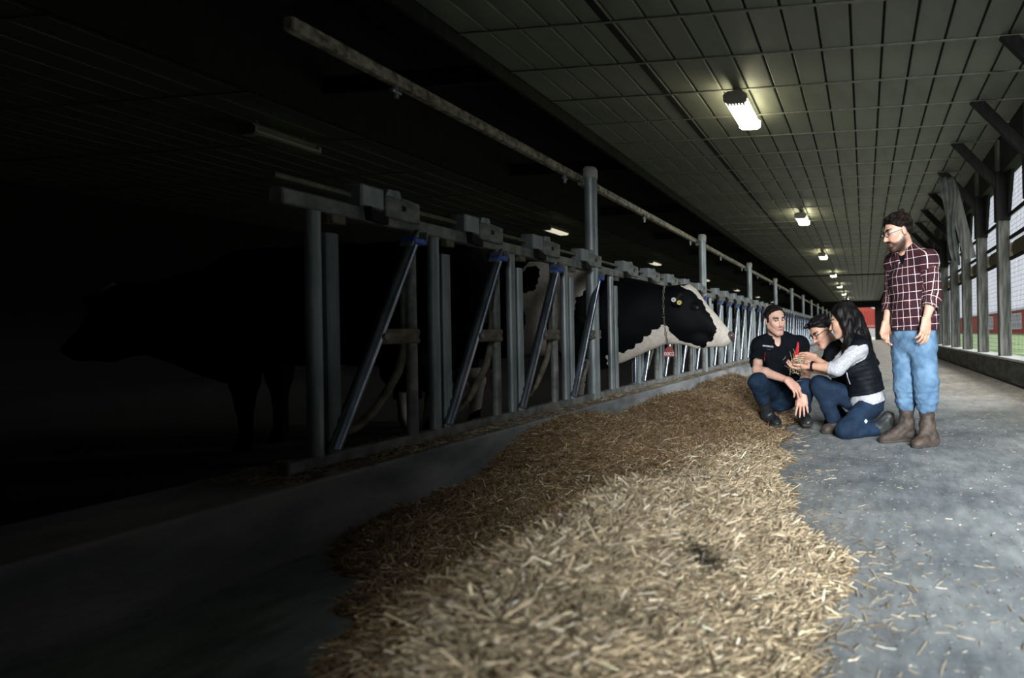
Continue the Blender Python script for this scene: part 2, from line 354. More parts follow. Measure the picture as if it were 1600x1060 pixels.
# right wall: board base, pale sill, posts, rails, wire, rolled curtains, braces
P0, PP = 6.53, 1.8
ys_posts = [P0+PP*k for k in range(-5, 30)]
ORD = 'nearest second third fourth fifth sixth seventh eighth ninth tenth eleventh twelfth thirteenth fourteenth fifteenth sixteenth seventeenth eighteenth nineteenth twentieth twenty-first twenty-second twenty-third twenty-fourth twenty-fifth twenty-sixth twenty-seventh twenty-eighth twenty-ninth thirtieth'.split()
ZS = 0.40
wr = struct(MB().box(XW, XW+0.14, Y0, Y1, 0.0, 0.03).obj('wall_right', M['dark_wood']))
seg = MB().bbox(0, 0.12, 0.006, PP-0.006, 0.03, ZS-0.02, 0.006).mesh('base_board')
sill = MB().bbox(-0.015, 0.36, 0.003, PP-0.003, ZS-0.02, ZS+0.015, 0.004).mesh('sill')
for y in ys_posts[:-1]:
    put('base_board', seg, M['base_board'], wr, (XW, y, 0)); put('sill', sill, M['sill'], wr, (XW, y, 0))
struct(MB().box(XW+0.1, XW+0.3, Y0, Y1, 3.55, HC+0.02).obj('trim_6', M['dark_wood']))
post_me = MB().bbox(-0.1, 0.1, -0.085, 0.085, ZS+0.015, HC-0.02, 0.008).mesh('wall_post')
plate_me = MB().bbox(-0.125, 0.11, -0.11, 0.11, 2.75, 3.6, 0.006).mesh('post_cleat')
brace_me = MB().prism([(1.56, HC-0.03), (1.76, HC-0.03), (2.40, 3.44), (2.40, 3.22)], 'y', -0.045, 0.045).mesh('knee_brace')
smooth = None
for i, y in enumerate(ys_posts[5:]):
    p = empty('wall_post', (2.42, y, 0), '%s weathered grey timber post of the wire window wall, counted from the camera' % ORD[i], 'post', 'timber posts of the right wall')
    put('post', post_me, M['old_wood'], p); put('cleat', plate_me, M['dark_wood'], p)
    b = empty('knee_brace', (0, y, 0), '%s dark timber knee brace slanting from the window wall up to the ceiling' % ORD[i], 'brace', 'knee braces along the right wall')
    put('beam', brace_me, M['dark_wood'], b)
# wire windows
wm = MB(); a_, b_ = 0.09, PP-0.09
for k in range(39):
    z = ZS+0.06+0.08*k; wm.box(-0.0015, 0.0015, a_, b_, z-0.0016, z+0.0016)
for k in range(1, 20):
    y = a_+k*0.081; wm.box(-0.0015, 0.0015, y-0.0014, y+0.0014, ZS+0.02, 3.55)
wire_me = wm.mesh('wire_mesh')
rail_me = MB().bbox(-0.02, 0.02, 0.09, PP-0.09, -0.03, 0.03, 0.004).mesh('cross_rail')
frame_me = MB().bbox(-0.02, 0.02, -0.016, 0.016, ZS+0.015, 2.1, 0.003).mesh('stile')
gus = MB().prism([(0.09, 3.56), (0.42, 3.56), (0.09, 2.75)], 'x', -0.03, 0.03).prism([(PP-0.09, 3.56), (PP-0.42, 3.56), (PP-0.09, 2.75)], 'x', -0.03, 0.03).mesh('gusset')
rm = MB()
prof = [(0.05*math.cos(t), 0.13*math.sin(t)) for t in [2*math.pi*k/14 for k in range(14)]]
rm.prism([(x, 2.27+z) for x, z in prof], 'y', 0.09, PP-0.09)
roll_me = rm.mesh('curtain_roll')
struct(MB().box(XW+0.02, XW+0.1, Y0, P0-0.05, ZS, HC+0.02).obj('wall_right', M['dark_wood']))  # unseen near stretch made solid to keep window light off the left
for i, y in enumerate(ys_posts[5:-1]):
    wn = struct(MB().box(-0.012, 0.012, 0.085, 0.1, ZS+0.015, 3.55).obj('window_%d' % (i+1), M['dark_wood'], loc=(2.5, y, 0)))
    put('wire_mesh', wire_me, M['wire'], wn)['kind'] = 'stuff'
    put('rail', rail_me, M['dark_wood'], wn, (0.02, 0, 2.09)); put('rail', rail_me, M['dark_wood'], wn, (0.02, 0, 2.45))
    put('rail', rail_me, M['dark_wood'], wn, (0.02, 0, 2.85)); put('stile', frame_me, M['old_wood'], wn, (0.09, 0.34, 0))
    put('gusset', gus, M['dark_wood'], wn)
    put('curtain_roll', roll_me, M['curtain_roll'], wn, (0.09, 0, 0))
# torn curtain and loose board hanging at the wall
t = MB(); n = 16; vv = []; ff = []
for j in range(15):
    q = j/14; z = 4.02-1.77*q
    for k in range(n):
        u = k/(n-1); wv = 0.34-0.22*q+0.05*math.sin(q*9)
        vv.append((0.13*q+(u-0.5)*wv+0.03*math.sin(q*7), 0.05*math.sin(u*13+q*4), z+0.05*math.sin(u*5)*q))
for j in range(14):
    for k in range(n-1): ff.append((j*n+k, j*n+k+1, (j+1)*n+k+1, (j+1)*n+k))
t.add(vv, ff)
o = t.obj('torn_curtain', M['tarp'], smooth=True, loc=(1.74, 11.83, 0.0)); md = o.modifiers.new('thick', 'SOLIDIFY'); md.thickness = 0.006
tag(o, 'torn grey tarpaulin curtain hanging in folds under the ceiling by the wire windows', 'curtain')
MB().tube([(0.0, 0.0, 3.9), (0.0, 0.08, 4.04)], 0.008, 6).obj('cord', M['wire'], o)
lb = MB().prism([(-0.05, 3.97), (0.2, 3.97), (0.58, 2.36), (0.33, 2.32)], 'y', -0.015, 0.015).obj('hanging_board', M['old_wood'], loc=(1.72, 11.868, 0))
tag(lb, 'loose grey board hanging aslant beside the torn curtain', 'board')

# outdoors
struct(MB().box(3.25, 220, -40, 260, -0.2, -0.02).obj('ground', M['grass']))
struct(MB().box(-60, 3.2, Y1+0.3, 200, -0.2, -0.03).obj('ground', M['gravel']))
rb = empty('red_barn', (30, 40, 0), 'long red shed across the grass outside the wire windows', 'building')
wl = MB()
put('wall', MB().box(0, 6, 0, 150, -0.05, 4.6).mesh('wall'), M['red_barn'], rb)
put('roof', MB().prism([(-0.4, 4.5), (3, 5.4), (6.4, 4.5), (6.4, 4.62), (3, 5.55), (-0.4, 4.62)], 'y', -0.5, 150.5).mesh('roof'), M['grey_roof'], rb)
wf = MB(); gl = MB().box(-0.06, -0.02, 0.1, 7.9, 1.0, 3.9).mesh('pane')
for k in range(6): wf.box(-0.12, 0.0, k*1.56, k*1.56+0.2, 0.9, 4.0)
wf.box(-0.12, 0, 0, 8, 0.9, 1.1); wf.box(-0.12, 0, 0, 8, 3.8, 4.0); wf.box(-0.12, 0, 0, 8, 2.3, 2.42)
wfm = wf.mesh('window_frame')
for y in (52, 72, 96):
    q = put('window', wfm, M['white_trim'], rb, (0, y, 0)); put('pane', gl, M['win_glass'], q)
rf = empty('red_barn', (-18.6, 104, 0), 'far red gabled building seen through the open door at the aisle end', 'building')
put('wall', MB().prism([(0, -0.05), (21.2, -0.05), (21.2, 4.7), (18.5, 5.9), (0, 5.9)], 'y', 0, 12).mesh('wall'), M['red_far'], rf)
rib = MB().box(-0.02, 0.02, -0.05, 0.0, 0, 4.7).mesh('batten')
for k in range(42): put('batten', rib, M['red_barn'], rf, (0.25+0.5*k, 0, 0))
put('trim', MB().box(0, 21.2, -0.08, 0, 1.9, 2.02).mesh('trim'), M['white_trim'], rf)
put('door', MB().box(19.4, 20.9, -0.12, 0, 0.0, 1.5).mesh('door'), M['white_trim'], rf)

# ------------------------------------------------------------------ lamps
lamp_h = MB().prism([(-0.12, 0.0), (-0.10, 0.07), (0.10, 0.07), (0.12, 0.0)], 'y', -0.49, 0.49).mesh('housing')
lens_me = MB().prism([(-0.152, -0.03), (-0.146, -0.06), (-0.11, -0.08), (0.11, -0.08), (0.146, -0.06), (0.152, -0.03)], 'y', -0.46, 0.46).mesh('lens')
cap_me = MB().prism([(-0.16, 0.02), (-0.155, -0.06), (-0.11, -0.088), (0.11, -0.088), (0.155, -0.06), (0.16, 0.02), (0.10, 0.06), (-0.10, 0.06)], 'y', -0.02, 0.02).mesh('end_cap')
tooth_me = MB().box(-0.010, 0.010, 0.0, 0.06, -0.088, -0.078).mesh('tooth')
rim_me = MB().prism([(-0.012, -0.03), (0.012, -0.03), (-0.03, 0.012), (-0.034, 0.008)], 'y', -0.46, 0.46).mesh('rim')
rim_l = MB().prism([(0.012, -0.03), (-0.012, -0.03), (0.03, 0.012), (0.034, 0.008)], 'y', -0.46, 0.46).mesh('rim')
stem_me = MB().tube([(0, 0, 0.09), (0, 0, 0.17)], 0.012, 8).mesh('hanger')
def lamp(x, y, label, group, lens, rim):
    l = empty('ceiling_lamp', (x, y, HC-0.17), label, 'lamp', group)
    put('housing', lamp_h, M['lamp_body'], l); put('lens', lens_me, lens, l)
    put('end_cap', cap_me, M['lamp_body'], l, (0, -0.48, 0)); put('end_cap', cap_me, rim, l, (0, 0.48, 0))
    for s in (-1, 1):
        put('rim', rim_me if s > 0 else rim_l, rim, l, (0.148*s, 0, 0)); put('hanger', stem_me, M['lamp_body'], l, (0, 0.35*s, 0))
    if y < 30:
        for k in range(6): put('tooth', tooth_me, M['lamp_body'], l, (-0.105+0.042*k, -0.46, 0))
main_names = ['nearest and largest ceiling lamp, fully lit, above the feed aisle', 'second lit ceiling lamp along the feed aisle, right of the black-shirted man',
              'third lit ceiling lamp along the feed aisle', 'fourth lit ceiling lamp along the feed aisle', 'fifth lit ceiling lamp along the feed aisle',
              'sixth small lit ceiling lamp above the woman', 'farthest tiny ceiling lamp before the end door']
for k in range(7): lamp(-1.64, 7.75+7.55*k, main_names[k], 'lamps over the feed aisle', M['lens'], M['lens_rim'])
left_names = ['dim lamp in the black roof at the far left over the cow stalls', 'lamp left of the tall galvanised post, over the stalls', 'second lamp over the stalls, right of the tall post',
              'third lamp over the stalls, above the cow poll', 'fourth small lamp over the stalls', 'fifth tiny lamp over the stalls', 'farthest tiny lamp over the stalls']
for k in range(7): lamp(-8.9, 7.75+7.75*k, left_names[k], 'lamps over the cow stalls', M['lens_off'] if k == 0 else M['lens_dim'], M['lens_off'])  # first lens left unlit to build in the darkening at far left

# ------------------------------------------------------------------ headlock fence
ZR0, ZR1, ZT0, ZT1 = ZC, ZC+0.062, 1.465, 1.535
u_post = MB().tube([(0, 0, ZR1-0.01), (0, 0, ZT0)], 0.031, 12).mesh('fixed_post'); smooth_by_angle(u_post)
u_chan = MB().prism([(0.02, -0.03), (0.03, -0.022), (0.02, -0.012), (0.032, 0), (0.02, 0.012), (0.03, 0.022), (0.02, 0.03), (-0.02, 0.03), (-0.02, -0.03)], 'z', ZR1-0.01, ZT0-0.09).mesh('channel')
u_vert = MB().tube([(0, 0, ZR1-0.01), (0, 0, ZT0)], 0.028, 12).mesh('tube'); smooth_by_angle(u_vert)
u_arm = MB().tube([(0.035, 0.53, 1.40), (0.035, 0.055, 0.365)], [0.031, 0.029], 12).mesh('locking_arm'); smooth_by_angle(u_arm)
u_arm_v = MB().tube([(0.035, 0.53, 1.40), (0.035, 0.50, 0.37)], [0.031, 0.029], 12).mesh('locking_arm'); smooth_by_angle(u_arm_v)
u_stub = MB().tube([(0.035, 0.535, 1.40), (0.03, 0.55, ZT0+0.005)], 0.024, 10).mesh('arm_stub'); smooth_by_angle(u_stub)
u_strap = MB().add([], []).prism([(0.485, 1.385), (0.495, 1.38), (0.545, 1.47), (0.535, 1.475)], 'x', 0.0, 0.07).prism([(0.58, 1.395), (0.59, 1.395), (0.605, 1.47), (0.595, 1.47)], 'x', 0.0, 0.07).mesh('strap')
u_blue = MB().bbox(0.0, 0.075, 0.497, 0.582, 1.392, 1.430, 0.008).mesh('blue_stop')
bk = MB(); bk.prism([(0.036, 0.85), (0.044, 0.86), (0.036, 0.885), (0.044, 0.915), (0.036, 0.93), (0.018, 0.93), (0.018, 0.85)], 'y', 0.315, 0.565)
u_brk = bk.mesh('pivot_plate')
u_bolt = MB().tube([(0.0, 0.315, 0.89), (0.075, 0.315, 0.89)], 0.017, 8).mesh('pivot_bolt')
u_bent = MB().tube([(-0.02, 0.535, 1.17), (-0.03, 0.54, 1.02), (-0.03, 0.53, 0.80), (-0.03, 0.49, 0.69), (-0.03, 0.42, 0.60), (-0.03, 0.33, 0.50), (-0.03, 0.24, 0.44), (-0.03, 0.15, 0.425)], 0.021, 10).mesh('bent_tube'); smooth_by_angle(u_bent, 60)
u_box1 = MB().bbox(-0.05, 0.055, 0.20, 0.335, 1.532, 1.645, 0.008).mesh('latch_block')
u_box2 = MB().bbox(-0.055, 0.062, 0.335, 0.56, 1.505, 1.618, 0.006).mesh('latch_box')
u_box3 = MB().prism([(0.35, 1.616), (0.37, 1.655), (0.44, 1.66), (0.455, 1.616)], 'x', -0.05, 0.045).prism([(0.47, 1.616), (0.48, 1.632), (0.55, 1.628), (0.558, 1.616)], 'x', -0.05, 0.03).mesh('latch_lever')
u_hole = MB().box(0.05, 0.064, 0.435, 0.46, 1.555, 1.582).mesh('slot')
u_gus = MB().prism([(0.23, 1.535), (0.335, 1.50), (0.335, 1.462), (0.24, 1.47)], 'x', 0.035, 0.075).mesh('wedge')
u_lug = MB().bbox(-0.01, 0.03, 0.07, 0.14, 1.425, 1.467, 0.004).mesh('lug')
BOX_M = M['steel_dull']
def headlock_panel(ypost, offs, length, label, cow_slot=None, a0=0.03):
    p = empty('headlock_panel', (XF, ypost, 0), label, 'fence', 'headlock panels of the feed fence')
    nm = 'l%.2f' % length
    put('top_rail', MB().bbox(-0.035, 0.035, a0, length-0.01, ZT0, ZT1, 0.006).mesh('top_rail'), M['steel_dull'], p)
    put('bottom_rail', MB().bbox(-0.03, 0.03, a0+0.01, length-0.02, ZR0+0.004, ZR1, 0.005).mesh('bottom_rail'), M['steel_dull'], p)
    put('control_rod', MB().tube([(-0.01, a0, 1.59), (-0.01, length, 1.59)], 0.013, 8).mesh('control_rod'), M['steel_dirty'], p)
    for i, oy in enumerate(offs):
        l = (0, oy, 0)
        put('fixed_post', u_post, M['steel'], p, l); put('channel', u_chan, M['steel'], p, (0, oy+0.075, 0)); put('tube', u_vert, M['steel_dull'], p, (0, oy+0.552, 0))
        a = put('locking_arm', u_arm_v if i == cow_slot else u_arm, M['steel_shiny'], p, l)
        put('blue_stop', u_blue, M['blue'], a); put('arm_stub', u_stub, M['steel'], a); put('strap', u_strap, M['steel_dull'], a)
        if i != cow_slot:
            b = put('pivot_plate', u_brk, M['steel_dirty'], p, l); put('pivot_bolt', u_bolt, M['steel'], b)
            put('bent_tube', u_bent, M['steel_dirty'], p, l)
        x = put('latch_box', u_box2, BOX_M, p, l); put('latch_block', u_box1, M['steel'], x); put('latch_lever', u_box3, M['steel'], x)
        put('slot', u_hole, M['black_hole'], x); put('wedge', u_gus, M['black_hole'], x); put('lug', u_lug, M['steel_dirty'], p, l)
YP = 4.95
near = [YP+(-0.29-0.72*(4-k))-0.2-(YP-3.6) for k in range(5)]
headlock_panel(YP-3.6, near[1:], 3.6, 'nearest headlock panel, half lost in the dark, with two cows behind', a0=near[1]-0.16)
offs = [0.37+0.655*k for k in range(5)]
ordn = ['second', 'third', 'fourth', 'fifth', 'sixth', 'seventh', 'eighth', 'ninth', 'tenth', 'eleventh', 'twelfth', 'thirteenth', 'fourteenth', 'fifteenth', 'sixteenth']
for k in range(15):
    lab = 'headlock panel the cow has put its head through, behind its jaw' if k == 0 else '%s galvanised headlock panel of the feed fence from the camera' % ordn[k]
    headlock_panel(YP+3.6*k, offs, 3.6, lab, cow_slot=0 if k == 0 else None)
pipe = MB().tube([(0, 0, ZC), (0, 0, 2.34)], 0.057, 20).mesh('pipe'); smooth_by_angle(pipe)
capm = MB().tube([(0, 0, 2.33), (0, 0, 2.41), (0, 0, 2.43)], [0.064, 0.064, 0.05], 20).mesh('cap'); smooth_by_angle(capm, 30)
clampm = MB().bbox(-0.09, -0.03, -0.07, 0.07, 2.255, 2.285, 0.005).mesh('clamp')
for k in range(0, 15):
    lab = {0: 'tall galvanised pipe post with pale cap, nearest, left of the cow head', 1: 'second capped pipe post, behind the cow poll', 2: 'third capped pipe post along the feed fence',
           3: 'fourth capped pipe post along the feed fence'}.get(k, '%s capped pipe post along the feed fence' % ordn[max(k-1, 0)])
    p = empty('fence_post', (XF, YP+3.6*k-(0.0 if k else 0.0), 0), lab, 'post', 'pipe posts of the feed fence')
    put('pipe', pipe, M['steel'], p); put('cap', capm, M['cap_grey'], p); put('clamp', clampm, M['steel_dull'], p)
hr = empty('overhead_rail', (XF-0.11, 0, 0), 'crusted pale rail running along the post tops above the headlocks', 'rail')
put('rail', MB().bbox(-0.03, 0.03, 2.3, 59.5, 2.30, 2.365, 0.008).mesh('rail'), M['rope_rail'], hr)
hook = MB().tube([(0, -0.03, 2.27), (0, 0.03, 2.27)], 0.012, 8).tube([(0, 0, 2.31), (0, 0, 2.23)], 0.012, 8).mesh('eye_bolt')
for k in range(12): put('eye_bolt', hook, M['steel'], hr, (0, 2.9+1.8*k, 0))

# ------------------------------------------------------------------ signed distance modelling
class SD:
    def __init__(s, lo, hi, h):
        s.h = h; s.lo = np.array(lo, float); s.n = np.ceil((np.array(hi)-s.lo)/h).astype(int)+1
        s.F = np.full(s.n, 1.0, np.float32)
        s.ax = [(s.lo[i]+h*np.arange(s.n[i])).astype(np.float32) for i in range(3)]
    def _sub(s, lo, hi, pad):
        a = np.clip(np.floor((np.array(lo)-pad-s.lo)/s.h).astype(int), 0, s.n-1); b = np.clip(np.ceil((np.array(hi)+pad-s.lo)/s.h).astype(int)+1, 1, s.n)
        if (b <= a).any(): return None
        sl = tuple(slice(a[i], b[i]) for i in range(3))
        return sl, s.ax[0][sl[0]][:, None, None], s.ax[1][sl[1]][None, :, None], s.ax[2][sl[2]][None, None, :]
    def _mix(s, sl, d, k, mode):
        G = s.F[sl]
        if mode == 'sub': d = -d; hh = np.clip(0.5+0.5*(d-G)/max(k, 1e-6), 0, 1); s.F[sl] = G+(d-G)*hh+k*hh*(1-hh)
        else:
            hh = np.clip(0.5+0.5*(d-G)/max(k, 1e-6), 0, 1); s.F[sl] = d+(G-d)*hh-k*hh*(1-hh)
    def cone(s, a, b, ra, rb, k=0.02, mode='add', sq=None):
        """round cone; sq = (axis, factor) flattens the section along axis"""
        a = np.array(a, float); b = np.array(b, float); r = max(ra, rb)*(max(1, sq[1]) if sq else 1)
        g = s._sub(np.minimum(a, b)-r, np.maximum(a, b)+r, k+3*s.h)
        if g is None: return s
        sl, X, Y, Z = g
        px, py, pz = X-a[0], Y-a[1], Z-a[2]; ab = b-a
        if sq:
            n = np.array(sq[0], float); n = n/np.linalg.norm(n); q = 1/sq[1]-1
            dt = px*n[0]+py*n[1]+pz*n[2]; px = px+n[0]*q*dt; py = py+n[1]*q*dt; pz = pz+n[2]*q*dt; ab = ab+n*q*ab.dot(n)
        L2 = ab.dot(ab)+1e-12
        t = np.clip((px*ab[0]+py*ab[1]+pz*ab[2])/L2, 0, 1)
        d = np.sqrt((px-ab[0]*t)**2+(py-ab[1]*t)**2+(pz-ab[2]*t)**2)-(ra+(rb-ra)*t)
        if sq: d = d*min(1, sq[1])
        s._mix(sl, d.astype(np.float32), k, mode); return s
    def ell(s, c, R, rad, k=0.02, mode='add'):
        """ellipsoid; R rows are its axes"""
        c = np.array(c, float); R = np.array(R, float); rad = np.array(rad, float); m = rad.max()
        g = s._sub(c-m, c+m, k+3*s.h)
        if g is None: return s
        sl, X, Y, Z = g; X = X-c[0]; Y = Y-c[1]; Z = Z-c[2]
        q = [X*R[i][0]+Y*R[i][1]+Z*R[i][2] for i in range(3)]
        k0 = np.sqrt(sum((q[i]/rad[i])**2 for i in range(3))); k1 = np.sqrt(sum((q[i]/rad[i]**2)**2 for i in range(3)))+1e-9
        s._mix(sl, (k0*(k0-1)/k1).astype(np.float32), k, mode); return s
    def cut(s, p, n, k=0.004):
        """keep what lies behind the plane through p with outward normal n"""
        n = np.array(n, float); n /= np.linalg.norm(n); p = np.array(p, float)
        d = ((s.ax[0]-p[0])*n[0])[:, None, None]+((s.ax[1]-p[1])*n[1])[None, :, None]+((s.ax[2]-p[2])*n[2])[None, None, :]
        s.F = np.maximum(s.F, d.astype(np.float32)); return s
    def noise(s, amp, freq, seed=0, st=(1, 1, 1)):
        X, Y, Z = s.ax[0][:, None, None]*freq*st[0], s.ax[1][None, :, None]*freq*st[1], s.ax[2][None, None, :]*freq*st[2]
        m = np.abs(s.F) < 0.05
        v = np.sin(X+1.7*np.sin(Y*0.9+seed)+1.1*np.sin(Z*1.3+seed*2))*np.sin(Y*1.1+1.5*np.sin(Z+seed)+0.4)*0.6+np.sin(Z*1.2+1.9*np.sin(X*0.8+seed*3)+Y*0.5)*0.6
        s.F = np.where(m, s.F+(amp*v).astype(np.float32), s.F); return s
    def net(s, name, origin=(0, 0, 0)):
        F = s.F; sg = F < 0
        cnt = np.zeros(np.array(F.shape)-1, np.int8)
        for i in (0, 1):
            for j in (0, 1):
                for k in (0, 1): cnt += sg[i:F.shape[0]-1+i, j:F.shape[1]-1+j, k:F.shape[2]-1+k]
        act = (cnt > 0) & (cnt < 8); c = np.argwhere(act)
        idx = np.full(act.shape, -1, np.int32); idx[act] = np.arange(len(c))
        P = np.zeros((len(c), 3)); W = np.zeros(len(c))
        cor = [(i, j, k) for i in (0, 1) for j in (0, 1) for k in (0, 1)]
        val = {q: F[c[:, 0]+q[0], c[:, 1]+q[1], c[:, 2]+q[2]] for q in cor}
        for q in cor:
            for ax in range(3):
                if q[ax] == 0:
                    q2 = list(q); q2[ax] = 1; q2 = tuple(q2); va, vb = val[q], val[q2]
                    x = (va < 0) != (vb < 0); t = np.where(x, va/np.where(x, va-vb, 1), 0)
                    p = np.tile(np.array(q, float), (len(c), 1)); p[:, ax] += t
                    P[x] += p[x]; W[x] += 1
        V = (c+P/W[:, None])*s.h+s.lo-np.array(origin)
        Q = []
        for ax in range(3):
            o1, o2 = (ax+1) % 3, (ax+2) % 3
            a = np.take(sg, range(0, F.shape[ax]-1), ax); b = np.take(sg, range(1, F.shape[ax]), ax)
            e = np.argwhere(a != b); e = e[(e[:, o1] > 0) & (e[:, o2] > 0) & (e[:, o1] < F.shape[o1]-1) & (e[:, o2] < F.shape[o2]-1)]
            ins = a[e[:, 0], e[:, 1], e[:, 2]]
            def cell(d1, d2):
                q = e.copy(); q[:, o1] += d1; q[:, o2] += d2; return idx[q[:, 0], q[:, 1], q[:, 2]]
            quad = np.stack([cell(-1, -1), cell(0, -1), cell(0, 0), cell(-1, 0)], 1)
            quad[~ins] = quad[~ins][:, ::-1]; Q.append(quad)
        Q = np.concatenate(Q); Q = Q[(Q >= 0).all(1)]
        return mesh_np(name, V, Q), V

def paint(me, rgb, name='col'):
    a = me.attributes.new(name, 'FLOAT_COLOR', 'POINT'); c = np.ones((len(me.vertices), 4), np.float32); c[:, :3] = rgb; a.data.foreach_set('color', c.ravel())
def unit(v): v = np.array(v, float); return v/np.linalg.norm(v)
def A(v): return np.array(v, float)
def ss(a, b, x): t = np.clip((x-a)/(b-a), 0, 1); return t*t*(3-2*t)

# ------------------------------------------------------------------ people
class Frame:
    def __init__(s, c, fwd, up=(0, 0, 1), k=1.0):
        s.c = A(c); f = unit(fwd); u = A(up); u = unit(u-f*u.dot(f)); s.f, s.u, s.r = f, u, np.cross(f, u); s.k = k
    def p(s, x, y, z): return s.c+s.k*(s.r*x+s.f*y+s.u*z)
    def R(s): return [s.r, s.f, s.u]
    def loc(s, V): d = (V-s.c)/s.k; return np.stack([d@s.r, d@s.f, d@s.u], 1)

def add_head(B, H, jaw=1.0, slim=1.0):
    k = H.k
    B.ell(H.p(0, -0.012, 0.032), H.R(), A((0.074*slim, 0.094, 0.082))*k, 0.01)
    B.ell(H.p(0, 0.028, -0.03), H.R(), A((0.060*slim, 0.066, 0.085))*k, 0.03*k)
    for s_ in (-1, 1):
        B.cone(H.p(0.050*s_*slim, 0.005, -0.055), H.p(0.018*s_, 0.072, -0.098*jaw), 0.022*k, 0.018*k, 0.03*k)
        B.cone(H.p(0.042*s_*slim, 0.06, -0.012), H.p(0.03*s_, 0.075, -0.03), 0.02*k, 0.015*k, 0.025*k)
    B.cone(H.p(-0.012, 0.082, -0.1*jaw), H.p(0.012, 0.082, -0.1*jaw), 0.017*k, 0.017*k, 0.02*k)
    B.cone(H.p(-0.038*slim, 0.078, 0.03), H.p(0.038*slim, 0.078, 0.03), 0.012*k, 0.012*k, 0.02*k)
    for s_ in (-1, 1): B.ell(H.p(0.031*s_*slim, 0.1, 0.011), H.R(), A((0.018, 0.018, 0.011))*k, 0.012*k, 'sub')
    B.cone(H.p(0, 0.088, 0.012), H.p(0, 0.113, -0.026), 0.008*k, 0.012*k, 0.012*k)
    for s_ in (-1, 1): B.cone(H.p(0.011*s_, 0.098, -0.032), H.p(0.013*s_, 0.092, -0.03), 0.008*k, 0.007*k, 0.008*k)
    B.cone(H.p(-0.02, 0.086, -0.059), H.p(0.02, 0.086, -0.059), 0.007*k, 0.007*k, 0.008*k)
    B.cone(H.p(-0.017, 0.086, -0.071), H.p(0.017, 0.086, -0.071), 0.0075*k, 0.0075*k, 0.008*k)
    B.cone(H.p(-0.014, 0.098, -0.0655), H.p(0.014, 0.098, -0.0655), 0.003*k, 0.003*k, 0.003*k, 'sub')
    for s_ in (-1, 1):
        B.ell(H.p(0.078*s_*slim, -0.008, -0.005), [unit(H.r+H.f*0.35*-s_), unit(H.f-H.r*0.35*-s_), H.u], A((0.01, 0.02, 0.033))*k, 0.008*k)

def face_paint(L, skin, lips, brow, beard=0.0, beardc=None, browc=None):
    """colour of head vertices from their place on the head"""
    n = len(L); c = np.tile(A(skin), (n, 1)); x, y, z = np.abs(L[:, 0]), L[:, 1], L[:, 2]
    inh = (z > -0.14) & (z < 0.14) & (y > -0.12) & (y < 0.15) & (x < 0.1)
    ck = inh*ss(0.05, 0.0, np.hypot(x-0.04, (z+0.03)))*(y > 0.03)*0.25
    c = c*(1-ck[:, None])+A(skin)*A((1.0, 0.72, 0.68))*ck[:, None]
    if beard:
        zt = -0.034-0.022*ss(0.024, 0.045, x)
        b = inh*ss(zt+0.008, zt-0.012, z-0.55*np.maximum(0, 0.05-y))*ss(-0.02, 0.012, y)*ss(-0.150, -0.125, z)
        b = np.maximum(b*(1-ss(0.014, 0.006, np.hypot(x*0.5, z+0.065))), 0)*beard
        c = c*(1-b[:, None])+A(beardc)*b[:, None]
    lp = inh*(y > 0.072)*ss(0.028, 0.018, x)*ss(0.0125, 0.008, np.abs(z+0.065)); c = c*(1-lp[:, None])+A(lips)*lp[:, None]
    mo = inh*(y > 0.075)*ss(0.024, 0.018, x)*ss(0.004, 0.002, np.abs(z+0.0655)); c = c*(1-0.7*mo[:, None])
    br = inh*(y > 0.05)*ss(0.010, 0.016, x)*ss(0.056, 0.048, x)*ss(0.0095, 0.0055, np.abs(z-0.034+0.12*np.abs(x-0.032)))
    c = c*(1-br[:, None])+A(browc if browc is not None else brow)*br[:, None]
    ey = inh*(y > 0.055)*ss(0.021, 0.016, np.abs(x-0.031))*ss(0.0075, 0.004, np.abs(z-0.013)); c = c*(1-0.75*ey[:, None])
    no = inh*(y > 0.09)*ss(0.006, 0.003, np.hypot(x-0.008, z+0.040)); c = c*(1-0.6*no[:, None])
    return c

def add_hand(B, wrist, d, n, side, curl=0.3, L=1.1, spread=0.15, thumb=0.6):
    """palm, four bent fingers and a thumb; d fingers point, n palm faces, side +1 puts the thumb along d x n"""
    w_ = A(wrist); d = unit(d); n = A(n); n = unit(n-d*n.dot(d)); t = np.cross(d, n)*side
    kn = []
    for i, (off, ln) in enumerate(((0.034, 0.082), (0.012, 0.088), (-0.011, 0.084), (-0.032, 0.074))):
        p = w_+L*(t*off+d*ln-n*0.004); kn.append(p); B.cone(w_+L*t*off*0.55, p, 0.0165*L, 0.0135*L, 0.012)
    B.cone(w_+L*d*0.02+L*t*0.012, w_+L*d*0.06-L*t*0.008, 0.017*L, 0.016*L, 0.02, sq=(t, 1.4))
    for i, lf in enumerate((0.93, 1.0, 0.95, 0.78)):
        p = kn[i]; ang = 0.0; dd = unit(d+t*spread*(0.9, 0.3, -0.3, -0.9)[i])
        for j, sl in enumerate((0.043, 0.028, 0.022)):
            ang += curl*(0.75, 1.0, 0.7)[j]*(1+0.12*i); v = dd*math.cos(ang)+n*math.sin(ang); q = p+L*lf*sl*v
            B.cone(p, q, (0.0105, 0.0094, 0.0085)[j]*L, (0.0094, 0.0085, 0.0072)[j]*L, 0.004); p = q
    a = w_+L*(d*0.022+t*0.026+n*0.004); b = a+L*(d*0.034+t*0.026*(1.3-thumb)+n*0.018); c = b+L*(d*0.032+t*0.004+n*0.008*thumb); e = c+L*(d*0.024-t*0.006+n*0.004)
    B.cone(a, b, 0.015*L, 0.0125*L, 0.012); B.cone(b, c, 0.0115*L, 0.0105*L, 0.004); B.cone(c, e, 0.0105*L, 0.008*L, 0.004)

